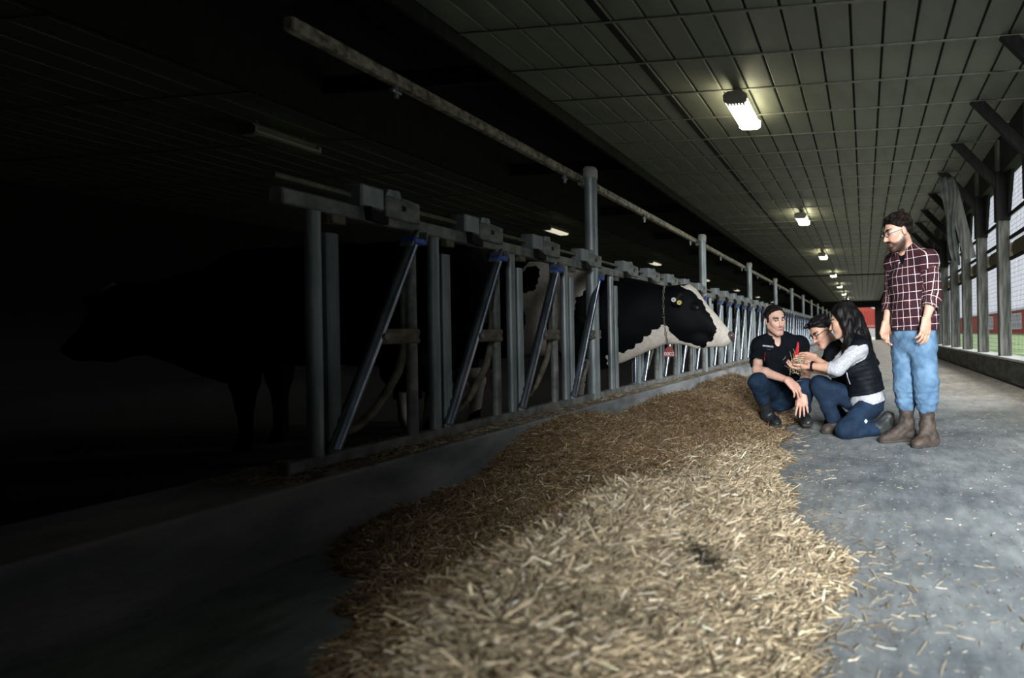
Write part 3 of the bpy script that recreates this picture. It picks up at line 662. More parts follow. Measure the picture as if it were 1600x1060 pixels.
def sphere_me(name, r, seg=14, ring=10):
    bm = bmesh.new(); bmesh.ops.create_uvsphere(bm, u_segments=seg, v_segments=ring, radius=r); me = bpy.data.meshes.new(name); bm.to_mesh(me); bm.free(); return me

def eyes(H, root, o, slim=1.0, gaze=(0, 1, -0.25), iris=(0.03, 0.018, 0.01)):
    for s_ in (-1, 1):
        me = sphere_me('eye', 0.0125*H.k); v = np.zeros(len(me.vertices)*3); me.vertices.foreach_get('co', v); v = v.reshape(-1, 3)
        g = unit(H.r*gaze[0]+H.f*gaze[1]+H.u*gaze[2]); q = (v@g)/(0.0125*H.k)
        paint(me, np.where((q > 0.80)[:, None], A(iris), A((0.62, 0.58, 0.55))))
        link_mesh('eye', me, M['eye'], root, True, loc=Vector(H.p(0.031*s_*slim, 0.0735, 0.0115)-o))

def glasses(H, root, o, slim=1.0, round_=True, arm=None):
    g = MB(); rim = 0.0022*H.k
    for s_ in (-1, 1):
        pts = []
        for k in range(21):
            a = 2*math.pi*k/20; rx, rz = (0.025, 0.021) if round_ else (0.026, 0.016)
            pts.append(H.p((0.032*s_+rx*math.cos(a))*slim, 0.104-0.25*abs(0.032*s_+rx*math.cos(a))**1.0*0.35, 0.010+rz*math.sin(a))-o)
        g.tube(pts, rim, 6, cap=False)
    g.tube([H.p(-0.009, 0.104, 0.014)-o, H.p(0, 0.108, 0.017)-o, H.p(0.009, 0.104, 0.014)-o], rim, 6)
    fr = g.obj('glasses', M['frame_dark'], root, True)
    for s_ in (-1, 1):
        MB().tube([H.p(0.057*s_*slim, 0.098, 0.014)-o, H.p(0.078*s_*slim, 0.07, 0.014)-o, H.p(0.084*s_*slim, -0.005, 0.012)-o], rim*1.1, 6).obj('temple', arm or M['frame_dark'], fr, True)

def hair_cap(name, H, root, o, m, thick=0.016, slope=0.72, lift=-0.005, amp=0.004, freq=70, slim=1.0, extra=None, top=0.0, side=0.0):
    k = H.k; G = SD(H.c-0.22*k, H.c+0.24*k, 0.005)
    G.ell(H.p(0, -0.016, 0.036+top*0.5), H.R(), A((0.074*slim+thick*0.75+side, 0.094+thick, 0.083+thick+top))*k, 0.001)
    n = H.u*-1+H.f*slope; n = unit(n)
    G.cut(H.p(0, 0.0, lift), n)
    if extra: extra(G)
    G.noise(amp, freq, 3)
    me, V = G.net(name, o); return link_mesh(name, me, m, root, True)

def boot(name, ankle, heel, toe, root, o, m, shaft_top=None, r=0.052, up=(0, 0, 1), solem=None):
    ankle, heel, toe = A(ankle), A(heel), A(toe); lo = np.minimum(np.minimum(ankle, heel), toe)-0.14; hi = np.maximum(np.maximum(ankle, heel), toe)+0.14
    if shaft_top is not None: lo = np.minimum(lo, A(shaft_top)-0.14); hi = np.maximum(hi, A(shaft_top)+0.14)
    B = SD(lo, hi, 0.0065); u = unit(up); f = unit(toe-heel); side = np.cross(f, u)
    B.cone(ankle, heel+u*0.045+f*0.02, r, 0.046, 0.02)
    B.cone(heel+u*0.04+f*0.025, toe+u*0.036-f*0.05, 0.044, 0.042, 0.03); B.cone(ankle, toe+u*0.034-f*0.09, r*0.95, 0.038, 0.04)
    B.cone(toe+u*0.034-f*0.07, toe+u*0.03-f*0.04, 0.047, 0.04, 0.02, sq=(u, 0.85))
    if shaft_top is not None: B.cone(ankle, shaft_top, r, r*1.22, 0.02)
    B.noise(0.0035, 60, 5); B.cut(heel+u*0.016, -u)
    if shaft_top is not None: B.cut(A(shaft_top), unit(A(shaft_top)-ankle))
    me, V = B.net(name, o); b = link_mesh(name, me, m, root, True)
    K = SD(lo, hi, 0.0065)
    K.cone(heel+u*0.012+f*0.025, toe+u*0.012-f*0.05, 0.045, 0.052, 0.02, sq=(u, 0.7)); K.cut(heel, -u); K.cut(heel+u*0.026, u)
    K.cone(heel+u*0.01+f*0.03, heel+u*0.01+f*0.045, 0.046, 0.046, 0.003, sq=(u, 0.8)); K.cut(heel-u*0.004, -u); K.cut(heel+u*0.026, u)
    me, V = K.net('sole', o); link_mesh('sole', me, solem or M['sole'], b, True)
    return b

def arm_dist(V, a, b):
    ab = b-a; t = np.clip(((V-a)@ab)/ab.dot(ab), 0, 1); return np.linalg.norm(V-a-t[:, None]*ab, axis=1), t

def build_person(name, label, base, J, look, group='four people in the feed aisle'):
    """J holds joints in world space; look holds clothing choices"""
    o = A(base); root = empty(name, Vector(base), label, 'person', group)
    tf = unit(J['tf']); s_ = look.get('s', 1.0); pts = np.array([A(v) for k, v in J.items() if k not in ('tf', 'hf', 'hu', 'handL', 'handR')])
    lo, hi = pts.min(0)-0.27, pts.max(0)+0.27
    H = Frame(J['head'], J['hf'], J.get('hu', (0, 0, 1)), look.get('hk', 1.2)); slim = look.get('slim', 1.0)
    neck, chest, belly, pel = (A(J[q]) for q in ('neck', 'chest', 'belly', 'pelvis')); spine = unit(neck-pel); tl = unit(np.cross(spine, tf)); 
    cf = unit(np.cross(tl, spine)); D = look.get('depth', 0.68); tw = look.get('tw', 1.0)
    shL, shR = A(J['shL']), A(J['shR'])
    def torso(B, e, lower=True):
        B.cone(chest, belly, 0.168*tw*s_+e, 0.152*tw*s_+e, 0.03, sq=(cf, D)); B.cone(belly, pel, 0.152*tw*s_+e, 0.165*tw*s_+e, 0.05, sq=(cf, D+0.06))
        B.cone(shL, shR, 0.062*s_+e, 0.062*s_+e, 0.05); B.cone(neck-spine*0.02, chest, 0.085*s_+e, 0.15*tw*s_+e, 0.06, sq=(cf, D))
        B.cone(neck+spine*0.03, shL, 0.045*s_+e*0.6, 0.055*s_+e, 0.05); B.cone(neck+spine*0.03, shR, 0.045*s_+e*0.6, 0.055*s_+e, 0.05)
        if look.get('bust'):
            for q in (-1, 1): B.ell(chest+cf*0.085+tl*0.075*q-spine*0.03, [tl, cf, spine], (0.075+e, 0.07+e, 0.075+e), 0.05)
    # one continuous body
    B = SD(lo, hi, look.get('vox', 0.0055))
    torso(B, -0.012); B.cone(H.p(0, -0.022, -0.05), neck+spine*0.0, 0.054*s_*look.get('nk', 1.05), 0.062*s_*look.get('nk', 1.05), 0.03)
    add_head(B, H, look.get('jaw', 1.0), slim)
    for sd in 'LR':
        sh, el, wr = (A(J[q+sd]) for q in ('sh', 'el', 'wr')); B.cone(sh, el, 0.05*s_, 0.042*s_, 0.03)
        mid = el+(wr-el)*0.3; B.cone(el, mid, 0.042*s_, 0.043*s_, 0.02); B.cone(mid, wr, 0.043*s_, 0.027*s_, 0.02, )
        hd = J['hand'+sd]; add_hand(B, wr, hd[0], hd[1], hd[2], hd[3], look.get('hl', 1.15), hd[4] if len(hd) > 4 else 0.15)
        hp, kn, an, tt = (A(J[q+sd]) for q in ('hip', 'kn', 'an', 'toe')); B.cone(hp, kn, 0.078*s_, 0.055*s_, 0.03); B.cone(kn, an, 0.055*s_, 0.038*s_, 0.02)
        B.cone(an, an+(tt-an)*0.45, 0.028, 0.014, 0.02)
    me, V = B.net('body', o)
    Lc = H.loc(V+o); cols = face_paint(Lc, look['skin'], look['lips'], look['browc'], look.get('beard', 0), look.get('beardc'), look['browc'])
    for sd in 'LR':
        wr, el = A(J['wr'+sd]), A(J['el'+sd]); dd, _ = arm_dist(V+o, wr, wr+unit(J['hand'+sd][0])*0.2); q = ss(0.12, 0.05, dd)*0.18; cols = cols*(1-q[:, None])+cols*A((1.0, 0.74, 0.68))*q[:, None]
    paint(me, cols); link_mesh('body', me, M['skin'], root, True)
    eyes(H, root, o, slim, look.get('gaze', (0, 1, -0.4)))
    return root, o, H, dict(neck=neck, chest=chest, belly=belly, pel=pel, spine=spine, tl=tl, cf=cf, shL=shL, shR=shR, lo=lo, hi=hi, torso=torso, D=D, s=s_)

def trousers(name, J, T, root, o, m, e=0.016, waist=0.06, cuff=(0, 0), wr=0.004, flare=0.07, knee=0.062, bunch=True, low=None):
    B = SD(T['lo'], T['hi'], 0.007); pel, sp, cf = T['pel'], T['spine'], T['cf']; s_ = T['s']
    B.cone(T['belly'], pel, 0.150*s_+e, 0.168*s_+e, 0.04, sq=(cf, T['D']+0.08)); B.cut(T['belly']+(pel-T['belly'])*waist, sp)
    for i, sd in enumerate('LR'):
        hp, kn, an = A(J['hip'+sd]), A(J['kn'+sd]), A(J['an'+sd])
        end = kn+(an-kn)*(cuff[i] if cuff[i] else 1.0)
        B.cone(hp, kn, 0.092*s_+e, knee+e, 0.04); B.cone(kn, end, knee+e, flare*0.86+e*0.5, 0.025)
        ax = unit(an-kn); B.cut if False else None
        if bunch:
            for q in range(3):
                c = end-ax*(0.02+0.045*q); B.ell(c, [unit(np.cross(ax, (1, 0, 0.1))), unit(np.cross(ax, np.cross(ax, (1, 0, 0.1)))), ax], (flare*1.02+0.004*q, flare*1.02, 0.016), 0.02)
    B.noise(wr, 26, 1.3, (1, 1, 1.5)); B.noise(wr*0.6, 60, 2.1)
    me, V = B.net(name, o); return link_mesh(name, me, m, root, True)

def top(name, J, T, root, o, m, e=0.014, sleeve=(1.0, 1.0), hem=None, neck_r=0.062, open_front=0.0, wr=0.004, freq=24, slv=0.018, extra=None, collar=False, nosleeve=False, hemflare=0.0, voxel=0.007):
    B = SD(T['lo'], T['hi'], voxel); s_ = T['s']; T['torso'](B, e)
    if hemflare:
        B.cone(T['belly'], T['pel'], 0.156*s_+e, 0.175*s_+e+hemflare, 0.04, sq=(T['cf'], T['D']+0.08))
    segs = []
    for i, sd in enumerate('LR'):
        sh, el, wr_ = A(J['sh'+sd]), A(J['el'+sd]), A(J['wr'+sd])
        if nosleeve: continue
        f = sleeve[i]
        if f <= 1.0: B.cone(sh, sh+(el-sh)*f, 0.064*s_+e*0.4, 0.056*s_+slv*0.8, 0.03)
        else:
            B.cone(sh, el, 0.064*s_+e*0.4, 0.05*s_+slv*0.7, 0.03); B.cone(el, el+(wr_-el)*(f-1), 0.05*s_+slv*0.7, 0.042*s_+slv*0.6, 0.02)
        segs.append((sh, el, wr_))
    B.noise(wr, freq, 4.2); B.noise(wr*0.5, freq*2.3, 1.2)
    for i, sd in enumerate('LR'):
        if nosleeve: continue
        sh, el, wr_ = A(J['sh'+sd]), A(J['el'+sd]), A(J['wr'+sd]); f = sleeve[i]
        c, ax = (sh+(el-sh)*f, unit(el-sh)) if f <= 1 else (el+(wr_-el)*(f-1), unit(wr_-el))
        # open cuff: cut the rounded end square, only near the sleeve
        B.cone(c+ax*0.012, c+ax*0.10, 0.085, 0.085, 0.003, 'sub')
    if hem is not None: B.cut(hem[0], hem[1])
    neck, sp, cf = T['neck'], T['spine'], T['cf']
    B.cone(neck+sp*0.01, neck+sp*0.16, neck_r, neck_r+0.01, 0.006, 'sub')
    if open_front: B.cone(neck+cf*0.05+sp*0.03, neck+cf*(0.10+0.03)-sp*open_front, 0.045, 0.006, 0.004, 'sub')
    if collar:
        tl = T['tl']; R_ = neck_r+0.012
        for side in (-1, 1):
            pr = None
            for k in range(8):
                a = math.pi*(0.0+0.80*k/7); p = neck+sp*(0.045-0.055*k/7)+(-cf*math.cos(a)*R_*1.05+tl*side*math.sin(a)*R_)
                if pr is not None: B.cone(pr, p, 0.013, 0.013, 0.008)
                if pr is not None: B.cone(pr-sp*0.022+(pr-neck)*0.12, p-sp*0.022+(p-neck)*0.12, 0.011, 0.011, 0.010)
                pr = p
            B.cone(pr, pr-sp*0.06+tl*side*0.022+cf*0.012, 0.012, 0.008, 0.008)
    if extra: extra(B)
    me, V = B.net(name, o); ob = link_mesh(name, me, m, root, True)
    return ob, me, V+o, segs

SKIN = (0.58, 0.36, 0.27); LIPS = (0.42, 0.17, 0.14)
GRD = lambda px, d, dz=0.0: (lambda p: Vector((p.x, p.y, dz)))(at(px, 600, d))

# --- standing man in a plaid shirt
tf4 = -0.72*A(RGT)-0.69*A(FWD); l4 = unit(np.cross((0, 0, 1), tf4)); c4 = A(GRD(1430, 4.4))
J4 = dict(head=at(1403, 363, 4.36), hf=-0.95*A(RGT)-0.28*A(FWD)-0.36*A(UP), neck=at(1418, 399, 4.42), chest=at(1426, 440, 4.42), belly=at(1428, 487, 4.41), pelvis=at(1428, 525, 4.42), tf=tf4,
          shL=at(1450, 409, 4.27), shR=at(1398, 412, 4.58), elL=at(1458, 462, 4.24), elR=at(1393, 470, 4.58), wrL=at(1447, 499, 4.17), wrR=at(1384, 505, 4.50),
          hipL=at(1441, 538, 4.36), hipR=at(1413, 538, 4.50), knL=at(1447, 598, 4.30), knR=at(1415, 598, 4.44), anL=at(1449, 664, 4.30), anR=at(1417, 662, 4.46),
          toeL=GRD(1424, 4.18, 0.0), toeR=GRD(1372, 4.40, 0.0),
          handL=(-0.12*A(RGT)-A(UP)+0.02*A(FWD), -A(RGT)*0.55+A(FWD)*0.8, 1, 0.34), handR=(-0.1*A(RGT)-A(UP), A(RGT)*0.5-A(FWD)*0.6, -1, 0.5))
look4 = dict(skin=(0.50, 0.30, 0.22), lips=(0.42, 0.18, 0.15), browc=(0.02, 0.014, 0.01), beard=0.95, beardc=(0.032, 0.017, 0.011), hk=1.13, s=1.0, tw=1.03, gaze=(0, 1, -0.5))
root, o, H, T = build_person('person', 'standing man in maroon plaid shirt, light blue jeans and brown boots, hands hanging', GRD(1430, 4.4), J4, look4)
def curls(G):
    for k in range(46):
        a = random.uniform(0, 2*math.pi); z = random.uniform(0.03, 0.125); rr = 0.085*math.sqrt(max(0.05, 1-((z-0.036)/0.11)**2))
        x, y = rr*math.cos(a), -0.012+1.15*rr*math.sin(a)
        if z > 0.9*y+0.03: G.ell(H.p(x, y, z), H.R(), A((0.018, 0.018, 0.016))*H.k, 0.008)
hair_cap('hair', H, root, o, M['hair_brown'], 0.013, 0.9, 0.014, 0.004, 85, extra=curls, top=0.004)
glasses(H, root, o, round_=False, arm=M['frame_pale'])
top('undershirt', J4, T, root, o, M['black_cloth'], e=0.004, nosleeve=True, neck_r=0.056, hem=(T['belly'], -T['spine']), wr=0.001)
sh, me, V, segs = top('plaid_shirt', J4, T, root, o, M['plaid'], e=0.022, sleeve=(1.78, 1.78), hem=(at(1430, 516, 4.4), -A(UP)), neck_r=0.066, open_front=0.12, collar=True, wr=0.005, freq=20, slv=0.028, hemflare=0.014)
# weave coordinates: around and along the torso and each sleeve
cl = np.zeros((len(V), 3), np.float32); rel = V-T['chest']; ang = np.arctan2(rel@T['tl'], rel@T['cf']); cl[:, 0] = ang*0.165; cl[:, 1] = rel@T['spine']
for (a, b, c) in segs:
    d1, t1 = arm_dist(V, a, b); d2, t2 = arm_dist(V, b, c); d = np.minimum(d1, d2); m_ = d < 0.078; tor = np.abs(((V-T['chest'])@T['tl'])) < 0.135
    m_ &= ~tor; ax = unit(c-a); r1 = unit(np.cross(ax, T['tl'])); r2 = np.cross(ax, r1); q = V-a
    an_ = np.arctan2(q@r1-(q@ax)*0, q@r2); L1 = np.linalg.norm(b-a)
    cl[m_, 0] = (an_*0.062)[m_]; cl[m_, 1] = np.where(d1 < d2, t1*L1, L1+t2*np.linalg.norm(c-b))[m_]
at_ = me.attributes.new('cloth', 'FLOAT_VECTOR', 'POINT'); at_.data.foreach_set('vector', cl.ravel())
trousers('jeans', J4, T, root, o, M['jeans_blue'], e=0.018, waist=0.2, cuff=(0.52, 0.49), wr=0.005, flare=0.084, knee=0.076)
fl = unit(A(J4['toeL'])-A(J4['anL'])*A((1, 1, 0)))
for sd, hx, dz in (('L', (1460, 4.28), 0), ('R', (1425, 4.48), 0)):
    an = A(J4['an'+sd]); tp = A(J4['kn'+sd])+(an-A(J4['kn'+sd]))*0.44
    boot('boot', an, A(GRD(hx[0], hx[1], 0.0)), A(J4['toe'+sd]), root, o, M['boot_brown'], shaft_top=tp, r=0.053)

# --- squatting man in a black polo shirt
J1 = dict(head=at(1211, 500, 5.22), hf=0.50*A(RGT)-0.86*A(FWD)-0.22*A(UP), hu=A(UP)-0.10*A(RGT), neck=at(1212, 531, 5.32), chest=at(1216, 562, 5.36), belly=at(1219, 590, 5.42), pelvis=at(1221, 615, 5.50), tf=0.22*A(RGT)-0.97*A(FWD),
          shR=at(1187, 541, 5.33), shL=at(1250, 539, 5.38), elR=at(1183, 578, 5.12), elL=at(1259, 583, 5.22), wrR=at(1230, 594, 4.92), wrL=at(1254, 616, 4.98),
          hipR=at(1207, 612, 5.42), hipL=at(1236, 613, 5.46), knR=at(1184, 597, 5.0), knL=at(1258, 606, 5.02), anR=at(1199, 648, 5.2), anL=at(1255, 650, 5.2),
          toeR=GRD(1215, 5.03, 0.03), toeL=GRD(1262, 5.03, 0.03),
          handR=(0.72*A(RGT)-0.72*A(UP)-0.1*A(FWD), -0.6*A(RGT)-0.5*A(UP)+0.65*A(FWD), 1, 0.35), handL=(-0.05*A(RGT)-A(UP)-0.12*A(FWD), A(FWD)*0.95+0.1*A(RGT), -1, 0.16, 0.22))
look1 = dict(skin=(0.52, 0.32, 0.245), lips=(0.46, 0.20, 0.17), browc=(0.03, 0.02, 0.014), beard=0.22, beardc=(0.16, 0.09, 0.07), hk=1.12, s=1.03, tw=1.08, gaze=(0.4, 1, -0.4))
burns = lambda G: [G.cone(H.p(0.074*q, 0.008, 0.05), H.p(0.075*q, 0.016, -0.005), 0.016*H.k, 0.010*H.k, 0.01) for q in (-1, 1)]
root, o, H, T = build_person('person', 'squatting man in black polo shirt and dark jeans, forearms on his knees, by the headlocks', GRD(1222, 5.25), J1, look1)
hair_cap('hair', H, root, o, M['hair_brown'], 0.007, 1.1, 0.024, 0.003, 120, extra=burns)
pol, me, V, _ = top('polo_shirt', J1, T, root, o, M['black_cloth'], e=0.018, sleeve=(0.80, 0.80), hem=(T['pel']+T['spine']*0.02, -T['spine']), neck_r=0.066, open_front=0.11, collar=True, wr=0.004, slv=0.034)
trousers('jeans', J1, T, root, o, M['jeans_dark'], e=0.012, waist=0.3, cuff=(0.78, 0.5), wr=0.004, flare=0.07, knee=0.07, bunch=False)
for sd, hx in (('R', (1200, 5.32)), ('L', (1254, 5.32))):
    an = A(J1['an'+sd]); f = 0.46 if sd == 'R' else 0.72; tp = A(J1['kn'+sd])+(an-A(J1['kn'+sd]))*f
    boot('boot', an, A(GRD(hx[0], hx[1], 0.03)), A(J1['toe'+sd]), root, o, M['boot_black'], shaft_top=tp, r=0.052 if sd == 'R' else 0.046)
def project_on(V, origin, direction, rad=0.012):
    q = V-origin; t = q@direction; d = np.linalg.norm(q-t[:, None]*direction, axis=1); m_ = d < rad
    return origin+direction*t[m_].min() if m_.any() else origin
def to_mesh(ob):
    bpy.context.view_layer.update()
    me = bpy.data.meshes.new_from_object(ob.evaluated_get(bpy.context.evaluated_depsgraph_get())); me.name = ob.name
    n = bpy.data.objects.new(ob.name, me); COL.objects.link(n); n.parent = ob.parent; nm = ob.name; bpy.data.objects.remove(ob); n.name = nm
    return n
def text_on(name, txt, V, px, py, d, size, m, parent, o, right, upv, out=0.004):
    p0 = A(at(px, py, d-0.6)); dr = unit(p0-A((0, 0, CAM_H))); p = project_on(V, p0, dr)-dr*out
    c = bpy.data.curves.new(name, 'FONT'); c.body = txt; c.size = size; c.align_x = 'CENTER'; c.align_y = 'CENTER'; c.extrude = 0.001
    c.materials.append(m); ob = bpy.data.objects.new(name, c); COL.objects.link(ob); ob.parent = parent
    r = unit(right); u = unit(A(upv)-r*A(upv).dot(r)); n = np.cross(r, u)
    ob = to_mesh(ob)
    Mx = Matrix(((r[0], u[0], n[0], p[0]-o[0]), (r[1], u[1], n[1], p[1]-o[1]), (r[2], u[2], n[2], p[2]-o[2]), (0, 0, 0, 1))); ob.matrix_local = Mx
    return ob
text_on('shirt_lettering', 'IMVORCO', V, 1200, 541.5, 5.2, 0.022, M['white_thread'], pol, o, A(RGT)*0.97-0.12*A(UP)-0.1*A(FWD), UP, 0.006)
text_on('shirt_lettering', '·  - - - -', V, 1201, 545.8, 5.2, 0.013, M['white_thread'], pol, o, A(RGT)*0.97-0.12*A(UP)-0.1*A(FWD), UP, 0.006)
def strip_on(name, V, pts, wd, m, parent, o, d):
    top_ = []
    for (px, py, w2) in pts:
        for s2 in (-1, 1):
            p0 = A(at(px+s2*w2/2, py, d-0.6)); dr = unit(p0-A((0, 0, CAM_H))); top_.append(project_on(V, p0, dr, 0.014)-dr*0.004-o)
    n = len(pts); b = MB(); dr = unit(A(at(pts[0][0], pts[0][1], d))-A((0, 0, CAM_H)))*0.006
    b.add([tuple(p) for p in top_]+[tuple(p+dr) for p in top_], [(2*i, 2*i+1, 2*i+3, 2*i+2) for i in range(n-1)]+[(2*i+2*n, 2*i+2+2*n, 2*i+3+2*n, 2*i+1+2*n) for i in range(n-1)]+[(2*i, 2*i+2, 2*i+2+2*n, 2*i+2*n) for i in range(n-1)]+[(2*i+1, 2*i+1+2*n, 2*i+3+2*n, 2*i+3) for i in range(n-1)])
    return b.obj(name, m, parent)
strip_on('red_panel', V, [(1247, 535, 1.5), (1246.5, 543, 4), (1245, 551, 6), (1243, 559, 7)], 0, M['red_cloth'], pol, o, 5.2)
strip_on('red_piping', V, [(1195.5, 551, .5), (1195, 557, .6), (1194.5, 564, .6)], 0, M['red_cloth'], pol, o, 5.2)

# --- man with spectacles bending behind the woman
J2 = dict(head=at(1284, 519, 5.30), hf=-0.66*A(RGT)-0.50*A(FWD)-0.50*A(UP), hu=A(UP)-0.35*A(RGT), neck=at(1303, 541, 5.42), chest=at(1314, 566, 5.47), belly=at(1322, 590, 5.5), pelvis=at(1328, 612, 5.55), tf=-0.85*A(RGT)-0.5*A(FWD),
          shL=at(1302, 552, 5.28), shR=at(1302, 549, 5.60), elL=at(1296, 578, 5.22), elR=at(1288, 577, 5.40), wrL=at(1273, 559, 5.12), wrR=at(1262, 574, 5.20),
          hipL=at(1328, 618, 5.46), hipR=at(1322, 616, 5.64), knL=at(1290, 620, 5.24), knR=at(1288, 616, 5.5), anL=at(1300, 655, 5.24), anR=at(1318, 656, 5.5),
          toeL=GRD(1288, 5.15, 0.0), toeR=GRD(1304, 5.45, 0.0),
          handL=(-0.92*A(RGT)+0.12*A(UP)-0.2*A(FWD), -0.2*A(RGT)-0.5*A(UP)-0.75*A(FWD), -1, 0.22), handR=(-0.9*A(RGT)+0.05*A(UP)-0.2*A(FWD), A(UP)*0.8-A(FWD)*0.5, 1, 0.3))
look2 = dict(skin=(0.46, 0.27, 0.19), lips=(0.36, 0.15, 0.13), browc=(0.012, 0.010, 0.010), beard=0.1, beardc=(0.1, 0.06, 0.05), hk=1.15, s=0.98, tw=0.98, gaze=(0, 1, -0.5))
root, o, H, T = build_person('person', 'dark-haired man with round spectacles in black shirt, leaning in behind the kneeling woman', GRD(1312, 5.4), J2, look2)
def quiff(G):
    for k in range(26):
        x = random.uniform(-0.07, 0.07); y = random.uniform(-0.05, 0.06); z = 0.112-0.25*abs(x)-0.25*max(0, y-0.03)
        G.cone(H.p(x, y-0.03, z), H.p(x+0.01, y+0.015, z+0.012), 0.018*H.k, 0.012*H.k, 0.01)
hair_cap('hair', H, root, o, M['hair_black'], 0.013, 1.0, 0.014, 0.004, 70, extra=quiff, top=0.006)
glasses(H, root, o)
top('black_shirt', J2, T, root, o, M['black_cloth'], e=0.016, sleeve=(0.9, 0.9), hem=(T['pel']+T['spine']*0.02, -T['spine']), neck_r=0.062, wr=0.004, slv=0.03)
trousers('jeans', J2, T, root, o, M['jeans_dark'], e=0.012, waist=0.3, cuff=(0.8, 0.8), wr=0.004, flare=0.064, knee=0.064, bunch=False)
for sd, hx in (('L', (1304, 5.28)), ('R', (1322, 5.5))):
    an = A(J2['an'+sd]); boot('boot', an, A(GRD(hx[0], hx[1], 0.0)), A(J2['toe'+sd]), root, o, M['boot_black'], shaft_top=A(J2['kn'+sd])+(an-A(J2['kn'+sd]))*0.7, r=0.045)

# --- kneeling woman in a quilted vest
J3 = dict(head=at(1318, 502, 4.86), hf=-0.93*A(RGT)+0.22*A(FWD)-0.30*A(UP), neck=at(1335, 533, 4.86), chest=at(1343, 565, 4.86), belly=at(1350, 595, 4.87), pelvis=at(1355, 622, 4.88), tf=-0.96*A(RGT)-0.22*A(FWD),
          shL=at(1342, 545, 4.70), shR=at(1330, 545, 5.03), elL=at(1309, 576, 4.64), elR=at(1302, 579, 4.92), wrL=at(1263, 572, 4.72), wrR=at(1270, 579, 4.90),
          hipL=at(1359, 634, 4.82), hipR=at(1348, 632, 4.98), knL=at(1322, 672, 4.62), knR=at(1281, 602, 4.90), anL=at(1374, 670, 4.72), anR=at(1306, 662, 4.90),
          toeL=at(1391, 673, 4.76), toeR=GRD(1283, 4.84, 0.0),
          handL=(-0.95*A(RGT)-0.05*A(UP), A(UP)*0.75+0.2*A(RGT)-A(FWD)*0.15, -1, 0.35), handR=(-0.95*A(RGT)+0.05*A(UP)-0.1*A(FWD), A(UP)*0.8+0.1*A(RGT), 1, 0.35))
look3 = dict(skin=(0.48, 0.285, 0.20), lips=(0.42, 0.16, 0.15), browc=(0.012, 0.010, 0.010), hk=1.14, s=0.95, tw=0.95, slim=0.95, jaw=0.95, bust=True, depth=0.74, nk=0.88, hl=1.08, gaze=(0, 1, -0.6))
root, o, H, T = build_person('person', 'kneeling woman with long black hair, black quilted vest over grey sleeves, holding straw', GRD(1340, 4.8), J3, look3)
W3 = [A(at(*q)) for q in ((1322, 484, 4.86), (1334, 502, 4.88), (1345, 528, 4.88), (1354, 550, 4.89), (1364, 572, 4.90))]
def longhair(G): pass
G = SD(T['lo'], T['hi'], 0.0055)
G.ell(H.p(0, -0.016, 0.04), H.R(), A((0.092, 0.112, 0.100))*H.k, 0.001); G.cut(H.p(0, 0.0, 0.004), unit(-H.u+H.f*1.2))
rr = (0.09, 0.105, 0.10, 0.075, 0.03)
for i in range(4): G.cone(W3[i], W3[i+1], rr[i], rr[i+1], 0.03, sq=(T['cf'], 0.75))
for (a, b, r0, r1) in (((1326, 497, 4.78), (1326, 530, 4.72), 0.05, 0.04), ((1326, 530, 4.72), (1331, 548, 4.68), 0.04, 0.02), ((1340, 520, 4.80), (1352, 556, 4.78), 0.05, 0.035), ((1352, 556, 4.78), (1361, 580, 4.78), 0.035, 0.012), ((1350, 540, 4.90), (1371, 568, 4.92), 0.05, 0.014)):
    G.cone(A(at(*a)), A(at(*b)), r0, r1, 0.025)
G.cone(H.p(-0.062, 0.0, 0.075), H.p(-0.082, -0.008, -0.02), 0.028*H.k, 0.03*H.k, 0.02); G.cone(H.p(-0.082, -0.008, -0.02), H.p(-0.083, -0.03, -0.14), 0.03*H.k, 0.03*H.k, 0.02)
G.noise(0.006, 34, 2.0, (1.5, 1.5, 0.5)); G.noise(0.003, 90, 1.0, (1.3, 1.3, 0.3))
me, V = G.net('hair', o); link_mesh('hair', me, M['hair_black'], root, True)
top('grey_shirt', J3, T, root, o, M['grey_knit'], e=0.006, sleeve=(1.50, 1.50), hem=(at(1356, 629, 4.87), -0.98*T['spine']), neck_r=0.06, wr=0.004, freq=34, slv=0.022, hemflare=0.012)
def armhole(B):
    for sd in 'LR':
        s3, e3 = A(J3['sh'+sd]), A(J3['el'+sd]); q = T['tl']*(1 if sd == 'L' else -1)
        B.cone(s3-T['spine']*0.02+q*0.03-T['cf']*0.01, s3+(e3-s3)*0.5+q*0.05, 0.074, 0.09, 0.006, 'sub')
def quilt(B):
    d = ((B.ax[0]-T['pel'][0])*T['spine'][0])[:, None, None]+((B.ax[1]-T['pel'][1])*T['spine'][1])[None, :, None]+((B.ax[2]-T['pel'][2])*T['spine'][2])[None, None, :]
    B.F = B.F+np.where(np.abs(B.F) < 0.04, 0.003-0.0045*np.sqrt(np.abs(np.sin(d*math.pi/0.042))), 0).astype(np.float32); armhole(B)
vs, me, V, _ = top('vest', J3, T, root, o, M['vest'], e=0.026, nosleeve=True, hem=(at(1354, 612, 4.87), -T['spine']), neck_r=0.066, wr=0.003, extra=quilt, hemflare=0.012)
strip_on('pocket_zip', V, [(1323, 582, 1.2), (1324.5, 590, 1.6), (1327, 597, 1.6), (1328.5, 601, 1.2)], 0, M['white_thread'], vs, o, 4.75)
jn = trousers('jeans', J3, T, root, o, M['jeans_dark'], e=0.014, waist=0.5, cuff=(0.86, 0.9), wr=0.004, flare=0.064, knee=0.07, bunch=False)
vj = np.zeros(len(jn.data.vertices)*3); jn.data.vertices.foreach_get('co', vj); vj = vj.reshape(-1, 3)+o
strip_on('knee_badge', vj, [(1353, 655.0, 0.6), (1353, 658.5, 6), (1353, 662, 0.6)], 0, M['tag_white'], jn, o, 4.65)
